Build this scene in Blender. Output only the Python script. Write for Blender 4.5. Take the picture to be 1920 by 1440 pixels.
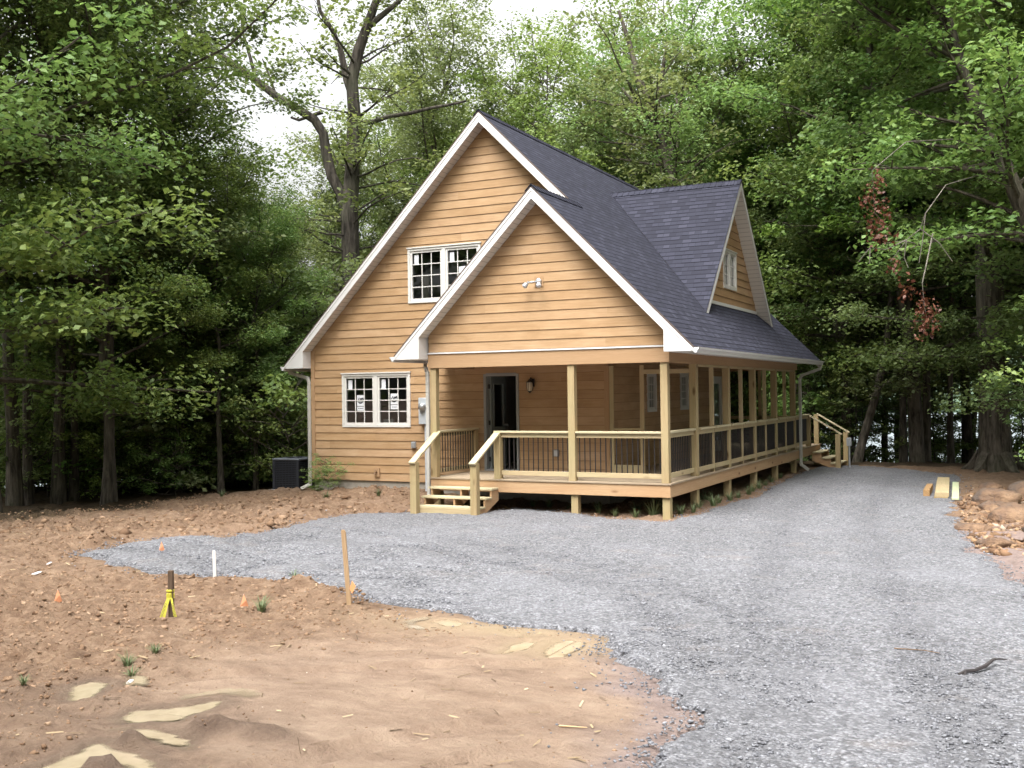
import bpy, math, random
import numpy as np
from mathutils import Vector, Matrix

for o in list(bpy.data.objects):
    bpy.data.objects.remove(o)
SC = bpy.context.scene
COL = SC.collection

# ------------------------------------------------------------------ camera
cam = bpy.data.cameras.new('camera')
camo = bpy.data.objects.new('camera', cam)
COL.objects.link(camo)
SC.camera = camo
CAM = np.array([6.0301, -18.4948, 1.7026])
_y, _p, _r = map(math.radians, (26.5767, 0.4827, -0.7909))
_f = Vector((-math.sin(_y)*math.cos(_p), math.cos(_y)*math.cos(_p), math.sin(_p)))
_rt = Vector((math.cos(_y), math.sin(_y), 0))
_up = _rt.cross(_f)
_rt, _up = _rt*math.cos(_r)+_up*math.sin(_r), -_rt*math.sin(_r)+_up*math.cos(_r)
M = Matrix((_rt, _up, -_f)).transposed().to_4x4()
M.translation = Vector(CAM)
camo.matrix_world = M
cam.sensor_width = 36
cam.lens = 1971.5/1920*36
cam.clip_start = 0.1
cam.clip_end = 4000

# ------------------------------------------------------------------ light
SUN_EL, SUN_AZ = math.radians(60), math.radians(178)   # azimuth the light comes from, clockwise from +Y
world = bpy.data.worlds.new('World')
SC.world = world
world.use_nodes = True
wn = world.node_tree
wn.nodes.clear()
sky = wn.nodes.new('ShaderNodeTexSky')
sky.sky_type = 'NISHITA'
sky.sun_disc = False
sky.sun_elevation = SUN_EL
sky.sun_rotation = SUN_AZ
sky.dust_density = 6.0
sky.air_density = 1.5
hsv = wn.nodes.new('ShaderNodeHueSaturation')       # overcast: the sky's colour washed out to white
hsv.inputs['Saturation'].default_value = 0.08
hsv.inputs['Value'].default_value = 1.7          # bright cloud deck
bg = wn.nodes.new('ShaderNodeBackground')
bg.inputs['Strength'].default_value = 0.15
wo = wn.nodes.new('ShaderNodeOutputWorld')
wn.links.new(sky.outputs[0], hsv.inputs['Color'])
# overcast luminance: the zenith is brighter than the horizon (1 + 2 sin h) / 3
tc = wn.nodes.new('ShaderNodeTexCoord'); sp = wn.nodes.new('ShaderNodeSeparateXYZ')
wn.links.new(tc.outputs['Generated'], sp.inputs[0])
ma = wn.nodes.new('ShaderNodeMath'); ma.operation = 'MULTIPLY_ADD'; ma.use_clamp = False
wn.links.new(sp.outputs['Z'], ma.inputs[0]); ma.inputs[1].default_value = 1.25; ma.inputs[2].default_value = 0.55
mm = wn.nodes.new('ShaderNodeMath'); mm.operation = 'MAXIMUM'; mm.inputs[1].default_value = 0.45
wn.links.new(ma.outputs[0], mm.inputs[0])
vm = wn.nodes.new('ShaderNodeVectorMath'); vm.operation = 'SCALE'
wn.links.new(hsv.outputs[0], vm.inputs[0]); wn.links.new(mm.outputs[0], vm.inputs['Scale'])
wn.links.new(vm.outputs[0], bg.inputs['Color'])
wn.links.new(bg.outputs[0], wo.inputs['Surface'])
sl = bpy.data.lights.new('sun', 'SUN')
sl.energy = 1.3
sl.angle = math.radians(35)
sl.color = (1.0, 0.96, 0.90)
slo = bpy.data.objects.new('sun', sl)
COL.objects.link(slo)
d = Vector((math.sin(SUN_AZ)*math.cos(SUN_EL), math.cos(SUN_AZ)*math.cos(SUN_EL), math.sin(SUN_EL)))
slo.rotation_euler = d.to_track_quat('Z', 'Y').to_euler()
SC.view_settings.view_transform = 'Standard'
SC.view_settings.look = 'None'
SC.view_settings.exposure = 0.66
SC.view_settings.gamma = 1.0
SC.cycles.max_bounces = 8
SC.cycles.diffuse_bounces = 3
SC.cycles.transparent_max_bounces = 16

# ------------------------------------------------------------------ helpers
rnd = random.Random(7)

class MB:
    """collects boxes, tubes and polygons; build() links them as ONE mesh object"""
    def __init__(s):
        s.v = []; s.f = []; s.uv = []; s.m = []
    def poly(s, pts, uvs=None, m=0):
        b = len(s.v)
        s.v += [tuple(p) for p in pts]
        s.f.append(tuple(range(b, b+len(pts))))
        s.uv.append(uvs if uvs else [(p[0]+p[1], p[2]) for p in pts])
        s.m.append(m)
    def hexa(s, c, m=0, axis=None):
        """8 corners: index = ix*4+iy*2+iz ; uv runs along the longest edge"""
        c = [Vector(p) for p in c]
        L = [(c[4]-c[0]).length, (c[2]-c[0]).length, (c[1]-c[0]).length]
        a = L.index(max(L)) if axis is None else axis
        ou, ov = rnd.random()*50, rnd.random()*50
        def uv(i):
            ix, iy, iz = i >> 2, (i >> 1) & 1, i & 1
            k = (ix*L[0], iy*L[1], iz*L[2])
            o = [k[j] for j in range(3) if j != a]
            return (ou+k[a], ov+o[0]+o[1])
        for q in ((0,1,3,2), (4,6,7,5), (0,4,5,1), (2,3,7,6), (0,2,6,4), (1,5,7,3)):
            s.poly([c[i] for i in q], [uv(i) for i in q], m)
    def box(s, x0, x1, y0, y1, z0, z1, m=0):
        s.hexa([(x, y, z) for x in (x0, x1) for y in (y0, y1) for z in (z0, z1)], m)
    def beam(s, p, q, w, h, up=(0, 0, 1), m=0):
        """square bar from p to q, w sideways, h along up"""
        p, q = Vector(p), Vector(q)
        t = (q-p).normalized()
        sd = t.cross(Vector(up)).normalized()
        u = sd.cross(t)
        s.hexa([e+sd*a*w/2+u*b*h/2 for e in (p, q) for a in (-1, 1) for b in (-1, 1)], m, 0)
    def tube(s, pts, rad, n=8, m=0, cap=True):
        pts = [Vector(p) for p in pts]
        if not hasattr(rad, '__len__'): rad = [rad]*len(pts)
        rings = []
        ref = Vector((0.3, 0.2, 1)).normalized()
        L = 0
        for i, p in enumerate(pts):
            t = (pts[min(i+1, len(pts)-1)]-pts[max(i-1, 0)]).normalized()
            if abs(t.dot(ref)) > 0.98: ref = Vector((1, 0.1, 0))
            a = t.cross(ref).normalized(); b = t.cross(a)
            rings.append([p+(a*math.cos(2*math.pi*k/n)+b*math.sin(2*math.pi*k/n))*rad[i] for k in range(n)])
        for i in range(len(pts)-1):
            d_ = (pts[i+1]-pts[i]).length
            for k in range(n):
                k2 = (k+1) % n
                u0, u1 = k*rad[i]*6.28/n, (k+1)*rad[i]*6.28/n
                s.poly([rings[i][k], rings[i][k2], rings[i+1][k2], rings[i+1][k]],
                       [(L, u0), (L, u1), (L+d_, u1), (L+d_, u0)], m)
            L += d_
        if cap:
            s.poly(rings[0][::-1], [(0, 0)]*n, m); s.poly(rings[-1], [(0, 0)]*n, m)
    def lathe(s, c, prof, n=14, m=0, ax='z'):
        c = Vector(c)
        def P(r, z, k):
            a = 2*math.pi*k/n
            if ax == 'z': return c+Vector((r*math.cos(a), r*math.sin(a), z))
            if ax == 'y': return c+Vector((r*math.cos(a), z, r*math.sin(a)))
            return c+Vector((z, r*math.cos(a), r*math.sin(a)))
        for i in range(len(prof)-1):
            for k in range(n):
                s.poly([P(*prof[i], k), P(*prof[i], k+1), P(*prof[i+1], k+1), P(*prof[i+1], k)], None, m)
    def prism(s, pts, ext, m=0):
        """planar polygon extruded by vector ext"""
        e = Vector(ext); p = [Vector(a) for a in pts]; q = [a+e for a in p]
        s.poly(p, None, m); s.poly(q[::-1], None, m)
        for i in range(len(p)):
            j = (i+1) % len(p)
            s.poly([p[i], q[i], q[j], p[j]], None, m)
    def build(s, name, mats, parent=None, smooth=False, bevel=0, fixn=True):
        me = bpy.data.meshes.new(name)
        me.from_pydata(s.v, [], s.f)
        ul = me.uv_layers.new(name='UVMap')
        ul.data.foreach_set('uv', [c for f in s.uv for p in f for c in p])
        if not isinstance(mats, (list, tuple)): mats = [mats]
        for mt in mats: me.materials.append(mt)
        me.polygons.foreach_set('material_index', s.m)
        if smooth: me.polygons.foreach_set('use_smooth', [True]*len(s.f))
        o = bpy.data.objects.new(name, me)
        COL.objects.link(o)
        if fixn:
            import bmesh
            bm = bmesh.new(); bm.from_mesh(me)
            bmesh.ops.remove_doubles(bm, verts=bm.verts, dist=1e-5)
            bmesh.ops.recalc_face_normals(bm, faces=bm.faces)
            bm.to_mesh(me); bm.free()
        if bevel:
            b = o.modifiers.new('bevel', 'BEVEL'); b.width = bevel; b.segments = 1; b.limit_method = 'ANGLE'
        if parent is not None:
            o.parent = parent
            o.matrix_parent_inverse = Matrix.Translation(-Vector(parent.location))
        return o

def tag(o, label=None, cat=None, group=None, kind=None):
    for k, v in (('label', label), ('category', cat), ('group', group), ('kind', kind)):
        if v: o[k] = v
    return o

def thing(name, loc, label, cat, group=None):
    o = bpy.data.objects.new(name, None)
    o.empty_display_size = 0.1
    o.location = loc
    COL.objects.link(o)
    return tag(o, label, cat, group)

def mesh_np(name, verts, faces, mat, attrs=None, smooth=False, parent=None, mats=None):
    """verts (N,3), faces (M,k) arrays"""
    me = bpy.data.meshes.new(name)
    nv, (nf, k) = len(verts), faces.shape
    me.vertices.add(nv); me.vertices.foreach_set('co', np.ascontiguousarray(verts, dtype=np.float32).ravel())
    me.loops.add(nf*k); me.loops.foreach_set('vertex_index', np.ascontiguousarray(faces, dtype=np.int32).ravel())
    me.polygons.add(nf)
    me.polygons.foreach_set('loop_start', np.arange(0, nf*k, k, dtype=np.int32))
    if smooth: me.polygons.foreach_set('use_smooth', np.ones(nf, dtype=bool))
    for a, vals in (attrs or {}).items():
        at = me.attributes.new(a, 'FLOAT', 'POINT')
        at.data.foreach_set('value', np.ascontiguousarray(vals, dtype=np.float32))
    me.update(calc_edges=True)
    me.validate()
    for mt in (mats or [mat]): me.materials.append(mt)
    o = bpy.data.objects.new(name, me)
    COL.objects.link(o)
    if parent is not None: o.parent = parent
    return o

# ------------------------------------------------------------------ materials
class NT:
    def __init__(s, name):
        s.mat = bpy.data.materials.new(name); s.mat.use_nodes = True
        s.t = s.mat.node_tree; s.t.nodes.clear()
        s.out = s.t.nodes.new('ShaderNodeOutputMaterial')
    def n(s, ty, props=None, **ins):
        nd = s.t.nodes.new('ShaderNode'+ty)
        for k, v in (props or {}).items(): setattr(nd, k, v)
        for k, v in ins.items():
            key = k.replace('_', ' ')
            if key.startswith('i') and key[1:].isdigit(): key = int(key[1:])
            s.set(nd.inputs[key], v)
        return nd
    def set(s, sock, v):
        if isinstance(v, bpy.types.NodeSocket): s.t.links.new(v, sock)
        elif isinstance(v, bpy.types.Node): s.t.links.new(v.outputs[0], sock)
        else:
            if hasattr(sock.default_value, '__len__') and hasattr(v, '__len__') and len(v) == 3 and len(sock.default_value) == 4: v = (*v, 1)
            sock.default_value = v
    def ramp(s, fac, stops, interp='LINEAR'):
        r = s.t.nodes.new('ShaderNodeValToRGB'); r.color_ramp.interpolation = interp
        e = r.color_ramp.elements
        while len(e) < len(stops): e.new(0.5)
        for i, (p, c) in enumerate(stops):
            e[i].position = p; e[i].color = (*c, 1) if len(c) == 3 else c
        s.set(r.inputs[0], fac)
        return r.outputs[0]
    def mix(s, a, b, fac, mode='MIX'):
        m = s.t.nodes.new('ShaderNodeMix'); m.data_type = 'RGBA'; m.blend_type = mode
        s.set(m.inputs[0], fac); s.set(m.inputs[6], a); s.set(m.inputs[7], b)
        return m.outputs[2]
    def math(s, op, a, b=0.0, clamp=False):
        m = s.t.nodes.new('ShaderNodeMath'); m.operation = op; m.use_clamp = clamp
        s.set(m.inputs[0], a); s.set(m.inputs[1], b)
        return m.outputs[0]
    def noise(s, vec, scale, detail=3, rough=0.55, dist=0.0):
        nd = s.n('TexNoise', None, Scale=scale, Detail=detail, Roughness=rough, Distortion=dist)
        if vec is not None: s.set(nd.inputs['Vector'], vec)
        return nd.outputs['Fac']
    def scalev(s, vec, sc):
        m = s.t.nodes.new('ShaderNodeMapping'); s.set(m.inputs['Vector'], vec); m.inputs['Scale'].default_value = sc
        return m.outputs[0]
    def uv(s): return s.n('TexCoord').outputs['UV']
    def obj(s): return s.n('TexCoord').outputs['Object']
    def attr(s, name): return s.n('Attribute', dict(attribute_name=name)).outputs['Fac']
    def bump(s, h, strength=0.3, dist=0.01):
        return s.n('Bump', None, Height=h, Strength=strength, Distance=dist).outputs[0]
    def surf(s, color, rough=0.6, normal=None, **kw):
        p = s.n('BsdfPrincipled', None, Base_Color=color, Roughness=rough, **kw)
        if normal is not None: s.set(p.inputs['Normal'], normal)
        s.t.links.new(p.outputs[0], s.out.inputs[0])
        return s.mat

def plain(name, col, rough=0.5, metal=0.0, var=0.08, sc=6.0, spec=0.5):
    m = NT(name)
    nz = m.noise(m.obj(), sc, 4)
    c = m.mix([max(0, x*(1-var*1.5)) for x in col], [min(1, x*(1+var)) for x in col], nz)
    return m.surf(c, rough, Metallic=metal, Specular_IOR_Level=spec)

def wood(name, light, dark, knots=True, green=0.0, rough=0.75):
    m = NT(name)
    uv = m.uv()
    big = m.noise(m.scalev(uv, (0.55, 2.2, 1)), 1.0, 2)
    grain = m.noise(m.scalev(uv, (1.6, 38, 1)), 1.0, 3, 0.6, 0.6)
    fac = m.math('ADD', m.math('MULTIPLY', grain, 0.6), m.math('MULTIPLY', big, 0.55))
    c = m.ramp(fac, [(0.35, dark), (0.72, light)])
    ring = m.n('TexWave', dict(wave_type='BANDS', bands_direction='Y'), Scale=7.0, Distortion=9.0, Detail=2.0)
    m.set(ring.inputs['Vector'], m.scalev(uv, (0.35, 3.2, 1)))
    c = m.mix(c, [x*0.72 for x in dark], m.math('MULTIPLY', m.math('POWER', ring.outputs['Fac'], 4.0), 0.7))
    if green:
        g = m.ramp(m.noise(m.scalev(uv, (0.8, 3, 1)), 1.3, 2), [(0.42, (0, 0, 0)), (0.7, (1, 1, 1))])
        c = m.mix(c, (light[0]*0.72, light[1]*0.86, light[2]*0.78), m.math('MULTIPLY', g, green))
    if knots:
        vo = m.n('TexVoronoi', dict(feature='F1'), Scale=1.0)
        m.set(vo.inputs['Vector'], m.scalev(uv, (1.5, 4.2, 1)))
        k = m.ramp(vo.outputs['Distance'], [(0.06, (1, 1, 1)), (0.17, (0, 0, 0))])
        gate = m.ramp(vo.outputs['Color'], [(0.44, (0, 0, 0)), (0.48, (1, 1, 1))])
        c = m.mix(c, (dark[0]*0.35, dark[1]*0.27, dark[2]*0.22), m.math('MULTIPLY', m.math('MULTIPLY', k, gate), 0.85))
    return m.surf(c, rough, m.bump(grain, 0.25, 0.004), Specular_IOR_Level=0.25)

def m_siding():
    m = NT('stained_siding')
    uv = m.uv()
    at = m.attr('var')
    grain = m.noise(m.scalev(uv, (1.3, 45, 1)), 1.0, 5, 0.65, 1.2)
    blot = m.noise(m.scalev(uv, (1.6, 3.5, 1)), 1.0, 4, .6)
    fac = m.math('ADD', m.math('MULTIPLY', grain, 0.45), m.math('MULTIPLY', blot, 0.55))
    c = m.ramp(fac, [(0.34, (0.310, 0.190, 0.094)), (0.52, (0.395, 0.253, 0.136)), (0.68, (0.45, 0.308, 0.180))])
    tint = m.ramp(at, [(0.0, (0.87, 0.86, 0.85)), (0.35, (0.95, 0.93, 0.90)), (0.7, (1, 1, 1)), (1.0, (1.04, 1.06, 1.14))])
    c = m.mix(c, tint, 1.0, 'MULTIPLY')
    return m.surf(c, 0.62, m.bump(grain, 0.2, 0.003), Specular_IOR_Level=0.3)

def m_shingle():
    m = NT('asphalt_shingles')
    uv = m.uv()
    b = m.n('TexBrick', dict(offset=0.42, offset_frequency=2, squash=0.7, squash_frequency=3), Scale=1.0, Mortar_Size=0.006, Mortar_Smooth=0.1, Bias=0.0, Brick_Width=0.22, Row_Height=0.143,
            Color1=(0, 0, 0), Color2=(1, 1, 1), Mortar=(0, 0, 0))
    m.set(b.inputs['Vector'], uv)
    fine = m.noise(m.scalev(uv, (1, 1, 1)), 90, 3, 0.7)
    mid = m.noise(uv, 2.2, 2)
    c = m.ramp(b.outputs['Color'], [(0.0, (0.020, 0.0205, 0.029)), (0.4, (0.030, 0.031, 0.044)), (0.8, (0.038, 0.039, 0.056)), (1.0, (0.054, 0.055, 0.076))])
    c = m.mix(c, (0.034, 0.034, 0.045), m.math('MULTIPLY', fine, 0.55))
    c = m.mix(c, (0.045, 0.046, 0.062), m.math('MULTIPLY', mid, 0.3))
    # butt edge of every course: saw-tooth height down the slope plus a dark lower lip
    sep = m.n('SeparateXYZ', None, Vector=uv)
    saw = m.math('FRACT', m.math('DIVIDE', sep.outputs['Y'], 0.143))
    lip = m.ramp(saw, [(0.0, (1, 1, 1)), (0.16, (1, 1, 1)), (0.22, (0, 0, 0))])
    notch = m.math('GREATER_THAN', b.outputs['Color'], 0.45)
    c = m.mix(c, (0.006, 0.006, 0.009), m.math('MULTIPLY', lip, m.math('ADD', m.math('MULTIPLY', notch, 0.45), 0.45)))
    h = m.math('ADD', m.math('MULTIPLY', m.math('SUBTRACT', 1.0, saw), 0.7), m.math('MULTIPLY', b.outputs['Color'], 0.3))
    h = m.math('ADD', h, m.math('MULTIPLY', fine, 0.2))
    return m.surf(c, 0.9, m.bump(h, 0.6, 0.015), Specular_IOR_Level=0.08)

def m_dirt():
    m = NT('turned_clay_soil')
    p = m.obj()
    rough = m.attr('rough'); wet = m.attr('wet'); lit = m.attr('litter'); grv = m.attr('grit')
    pz_ = m.scalev(p, (1, 2.6, 1)); n1 = m.noise(pz_, 1.3, 6, 0.68); n2 = m.noise(p, 7.0, 5, 0.65); n3 = m.noise(p, 46.0, 6, 0.75)
    f = m.math('ADD', m.math('MULTIPLY', n2, 0.6), m.math('MULTIPLY', n3, 0.4))
    tilled = m.ramp(f, [(0.32, (0.096, 0.055, 0.032)), (0.5, (0.197, 0.124, 0.078)), (0.66, (0.307, 0.211, 0.139))])
    smooth = m.ramp(m.math('ADD', m.math('MULTIPLY', n1, 0.65), m.math('MULTIPLY', f, 0.4)),
                    [(0.34, (0.165, 0.106, 0.074)), (0.47, (0.259, 0.178, 0.126)), (0.58, (0.330, 0.235, 0.168)), (0.70, (0.402, 0.297, 0.215))])
    c = m.mix(smooth, tilled, rough)
    c = m.mix(c, (0.368, 0.276, 0.172), wet)
    c = m.mix(c, m.ramp(f, [(0.3, (0.085, 0.055, 0.040)), (0.55, (0.165, 0.112, 0.080)), (0.75, (0.235, 0.165, 0.12))]), m.attr('damp'))
    pink = m.ramp(n2, [(0.3, (0.176, 0.132, 0.124)), (0.7, (0.304, 0.240, 0.228))])
    c = m.mix(c, pink, grv)
    leaf = m.ramp(f, [(0.3, (0.018, 0.013, 0.008)), (0.6, (0.07, 0.045, 0.022)), (0.75, (0.12, 0.075, 0.035))])
    c = m.mix(c, leaf, lit)
    specks = m.n('TexVoronoi', None, Scale=26.0)
    m.set(specks.inputs['Vector'], p)
    sp = m.math('MULTIPLY', m.math('LESS_THAN', specks.outputs['Distance'], 0.12), m.math('GREATER_THAN', specks.outputs['Color'], 0.93))
    c = m.mix(c, (0.75, 0.68, 0.58), m.math('MULTIPLY', sp, m.math('SUBTRACT', 1.0, lit)))
    rg = m.ramp(wet, [(0, (0.9, 0.9, 0.9)), (1, (0.35, 0.35, 0.35))])
    h = m.math('ADD', n2, m.math('MULTIPLY', n3, 0.7))
    return m.surf(c, rg, m.bump(h, 0.9, 0.045), Specular_IOR_Level=0.3)

def m_gravel():
    m = NT('crushed_limestone')
    p = m.obj()
    v = m.n('TexVoronoi', dict(feature='F1'), Scale=46.0, Randomness=1.0)
    m.set(v.inputs['Vector'], p)
    v2 = m.n('TexVoronoi', dict(feature='F1'), Scale=22.0, Randomness=1.0)
    m.set(v2.inputs['Vector'], p)
    sx = m.n('SeparateColor', None, Color=v.outputs['Color']).outputs[0]
    sy = m.n('SeparateColor', None, Color=v2.outputs['Color']).outputs[1]
    fac = m.math('ADD', m.math('MULTIPLY', sx, 0.65), m.math('MULTIPLY', sy, 0.35))
    c = m.ramp(fac, [(0.15, (0.076, 0.0765, 0.082)), (0.5, (0.164, 0.165, 0.177)), (0.85, (0.30, 0.302, 0.32))])
    gap = m.ramp(v.outputs['Distance'], [(0.35, (0, 0, 0)), (0.75, (1, 1, 1))])
    c = m.mix(c, (0.10, 0.095, 0.10), m.math('MULTIPLY', gap, 0.6))
    patch = m.noise(p, 0.45, 4, 0.6)
    c = m.mix(c, (0.288, 0.290, 0.316), m.ramp(patch, [(0.45, (0, 0, 0)), (0.75, (0.320, 0.320, 0.320))]))
    c = m.mix(c, (0.10, 0.098, 0.105), m.math('MULTIPLY', m.attr('track'), 0.36))
    dust = m.noise(p, 1.6, 3)
    c = m.mix(c, (0.33, 0.27, 0.23), m.ramp(dust, [(0.6, (0, 0, 0)), (0.85, (0.35, 0.35, 0.35))]))
    h = m.math('SUBTRACT', m.math('ADD', m.math('MULTIPLY', sx, 0.5), m.math('MULTIPLY', sy, 0.3)), m.math('MULTIPLY', v.outputs['Distance'], 0.9))
    return m.surf(c, 0.85, m.bump(h, 0.9, 0.02), Specular_IOR_Level=0.3)

def m_attr_ramp(name, stops, rough=0.85, sc=20):
    m = NT(name)
    a = m.attr('var')
    n = m.noise(m.obj(), sc, 3)
    f = m.math('ADD', m.math('MULTIPLY', a, 0.8), m.math('MULTIPLY', n, 0.2))
    return m.surf(m.ramp(f, stops), rough, Specular_IOR_Level=0.3)

def m_leaf(name, stops, trans=0.32, hue=0.02):
    m = NT(name)
    a = m.attr('var')
    oi = m.n('ObjectInfo').outputs['Random']
    c = m.ramp(a, stops)
    h = m.n('HueSaturation', None, Color=c, Hue=m.math('ADD', m.math('MULTIPLY', oi, hue*2), 0.5-hue),
            Value=m.math('ADD', m.math('MULTIPLY', oi, 0.4), 0.8), Saturation=m.math('ADD', m.math('MULTIPLY', m.math('FRACT', m.math('MULTIPLY', oi, 7.3)), 0.26), 0.80))
    p = m.n('BsdfPrincipled', None, Base_Color=h.outputs[0], Roughness=0.5, Specular_IOR_Level=0.35)
    tc = m.mix(h.outputs[0], (1.0, 1.0, 0.45), 0.5, 'MULTIPLY')
    t = m.n('BsdfTranslucent', None, Color=m.mix(tc, (0, 0, 0), 0.0))
    mx = m.n('MixShader', None, Fac=min(.5, trans+.16))
    m.t.links.new(p.outputs[0], mx.inputs[1]); m.t.links.new(t.outputs[0], mx.inputs[2])
    m.t.links.new(mx.outputs[0], m.out.inputs[0])
    return m.mat

def m_bark(name, lo, hi, moss=0.25):
    m = NT(name)
    p = m.obj()
    n = m.noise(m.scalev(p, (9, 9, 1.6)), 1.0, 5, 0.65, 0.4)
    n2 = m.noise(p, 0.9, 3)
    c = m.ramp(n, [(0.35, lo), (0.65, hi)])
    c = m.mix(c, (0.10, 0.12, 0.065), m.math('MULTIPLY', m.ramp(n2, [(0.45, (0, 0, 0)), (0.7, (1, 1, 1))]), moss))
    return m.surf(c, 0.9, m.bump(n, 0.9, 0.04), Specular_IOR_Level=0.2)

def m_glass():
    m = NT('window_glass')
    fr = m.n('Fresnel', None, IOR=1.5)
    tr = m.n('BsdfTransparent', None, Color=(0.62, 0.68, 0.66))
    gl = m.n('BsdfGlossy', None, Color=(1, 1, 1), Roughness=0.01)
    mx = m.n('MixShader', None, Fac=fr.outputs[0])
    m.t.links.new(tr.outputs[0], mx.inputs[1]); m.t.links.new(gl.outputs[0], mx.inputs[2])
    m.t.links.new(mx.outputs[0], m.out.inputs[0])
    return m.mat

SID = m_siding()
LAPSHADE = plain('siding_lap_shade', (0.10, 0.045, 0.016), 0.8)  # dark brown stands in for the shadow below each board
PANEL = wood('stained_panel', (0.404, 0.262, 0.148), (0.344, 0.211, 0.112), knots=False)
LUM = wood('treated_lumber', (0.486, 0.387, 0.239), (0.360, 0.270, 0.149), green=0.4)
LUMP = wood('treated_post', (0.423, 0.324, 0.184), (0.297, 0.211, 0.104), green=0.4)
LUMR = wood('pine_rim_board', (0.477, 0.324, 0.189), (0.387, 0.225, 0.117))
LUMT = wood('rail_cap_lumber', (0.540, 0.468, 0.315), (0.450, 0.369, 0.225), green=0.2)
DECKM = wood('deck_boards', (0.40, 0.315, 0.225), (0.29, 0.215, 0.145), green=0.2)
WHITE = plain('white_trim', (0.62, 0.61, 0.60), 0.45, var=0.03)
VINYL = plain('cream_window_vinyl', (0.58, 0.565, 0.53), 0.4, var=0.02)
SHING = m_shingle()
CREAM = plain('cream_aluminium', (0.46, 0.445, 0.41), 0.5, var=0.05)
DRIP = plain('brown_drip_edge', (0.09, 0.065, 0.055), 0.6)
BLACK = plain('black_baluster_metal', (0.018, 0.015, 0.015), 0.4, var=0.1)
GLASS = m_glass()
DARKIN = plain('unlit_drywall', (0.46, 0.44, 0.41), 0.9)
INFLOOR = plain('subfloor', (0.36, 0.34, 0.33), 0.7)
CONC = plain('foundation_block', (0.30, 0.27, 0.23), 0.95, var=0.25, sc=9)
DOORW = plain('grey_door_paint', (0.22, 0.24, 0.235), 0.45, var=0.03)
METAL = plain('galvanised_metal', (0.55, 0.57, 0.60), 0.35, metal=0.8, var=0.1)
GREY = plain('grey_plastic', (0.28, 0.29, 0.30), 0.5)
PAPER = plain('white_paper', (0.60, 0.61, 0.64), 0.7, var=0.02)
INK = plain('black_ink', (0.02, 0.02, 0.025), 0.6)
DIRT = m_dirt()
GRAV = m_gravel()
BARK = m_bark('grey_brown_bark', (0.028, 0.023, 0.018), (0.135, 0.115, 0.092))
BARKP = m_bark('pale_bark', (0.10, 0.085, 0.07), (0.27, 0.24, 0.205), 0.12)

def m_soffit():
    m = NT('vented_soffit')
    sep = m.n('SeparateXYZ', None, Vector=m.uv())
    fr = m.math('FRACT', m.math('DIVIDE', sep.outputs['X'], 0.13))
    ln = m.ramp(fr, [(0.0, (0.25, 0.25, 0.25)), (0.12, (1, 1, 1)), (1.0, (1, 1, 1))])
    c = m.mix((0.66, 0.635, 0.60), ln, 1.0, 'MULTIPLY')
    return m.surf(c, 0.6)
SOFF = m_soffit()

# ------------------------------------------------------------------ terrain
def S(t):
    t = np.clip(t, 0, 1); return t*t*(3-2*t)

def G(x, y):
    x = np.asarray(x, float); y = np.asarray(y, float)
    z = -0.65+0.041*np.clip(-1-y, 0, 17)
    z = z+.17*np.exp(-((x+7.5)/2.2)**2-((y-1.9)/1.6)**2)
    z = z-.35*S((-9.6-x)/6)*S((y+9)/6)
    s = np.maximum(y-15.5, 0)
    z = z-6.3*S(s/26)
    z = z-3.2*S((-16-x)/40)*S((y+2)/12)
    z = z+.5*S((x-6.5)/6)*S((y+6)/8)*(1-S((y-12)/6))
    return z

def _hash(ix, iy, seed):
    h = (ix.astype(np.int64)*374761393+iy.astype(np.int64)*668265263+seed*974711) & 0x7fffffff
    h = ((h ^ (h >> 13))*1274126177) & 0x7fffffff
    return ((h ^ (h >> 16)) & 0xffff)/65535.0
def vnoise(x, y, seed=0):
    ix = np.floor(x); iy = np.floor(y); fx = S(x-ix); fy = S(y-iy)
    ix = ix.astype(np.int64); iy = iy.astype(np.int64)
    a = _hash(ix, iy, seed); b = _hash(ix+1, iy, seed); c = _hash(ix, iy+1, seed); e = _hash(ix+1, iy+1, seed)
    return (a*(1-fx)+b*fx)*(1-fy)+(c*(1-fx)+e*fx)*fy
def fbm(x, y, oct=4, seed=0, gain=0.5):
    s = 0; a = 1; t = 0
    for i in range(oct):
        s = s+a*vnoise(x*2**i+17.3*i, y*2**i-9.1*i, seed+i); t += a; a *= gain
    return s/t

GU = [(-5.18,-8.92),(-5.55,-7.98),(-5.64,-6.90),(-5.02,-6.10),(-5.10,-4.87),(-5.93,-2.95),(-5.98,-1.72),(-5.56,-1.05),(-4.91,-0.71),(-3.81,-0.31),(-3.73,0.22),(-3.39,0.74),(-2.11,0.24),(-1.03,-0.28),(0.02,-0.33),(0.12,1.31),(0.27,3.12),(0.39,4.94),(0.08,8.50),(-0.04,11.78),(0.04,13.76),(0.97,14.73),(2.62,13.60),(4.16,11.49),(4.34,9.51),(4.45,6.68),(4.58,3.86),(4.81,0.88),(5.21,-2.26),(5.74,-4.84),(5.89,-5.95),(6.41,-8.42),(8.5,-12),(11,-20),(4.6,-20),(4.25,-16)]
GL = [(-3.91,-9.38),(-2.80,-9.72),(-2.23,-9.66),(-1.88,-9.46),(-0.98,-9.58),(-0.04,-10.04),(0.42,-10.25),(1.09,-10.40),(1.70,-10.51),(2.26,-10.63),(2.88,-10.87),(3.12,-11.23),(3.44,-11.75),(3.72,-12.12),(3.96,-12.28),(4.05,-12.66),(4.15,-13.07),(4.13,-13.50),(4.15,-13.69),(4.21,-14.16)]
GPOLY = GU+GL[::-1]
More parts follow.
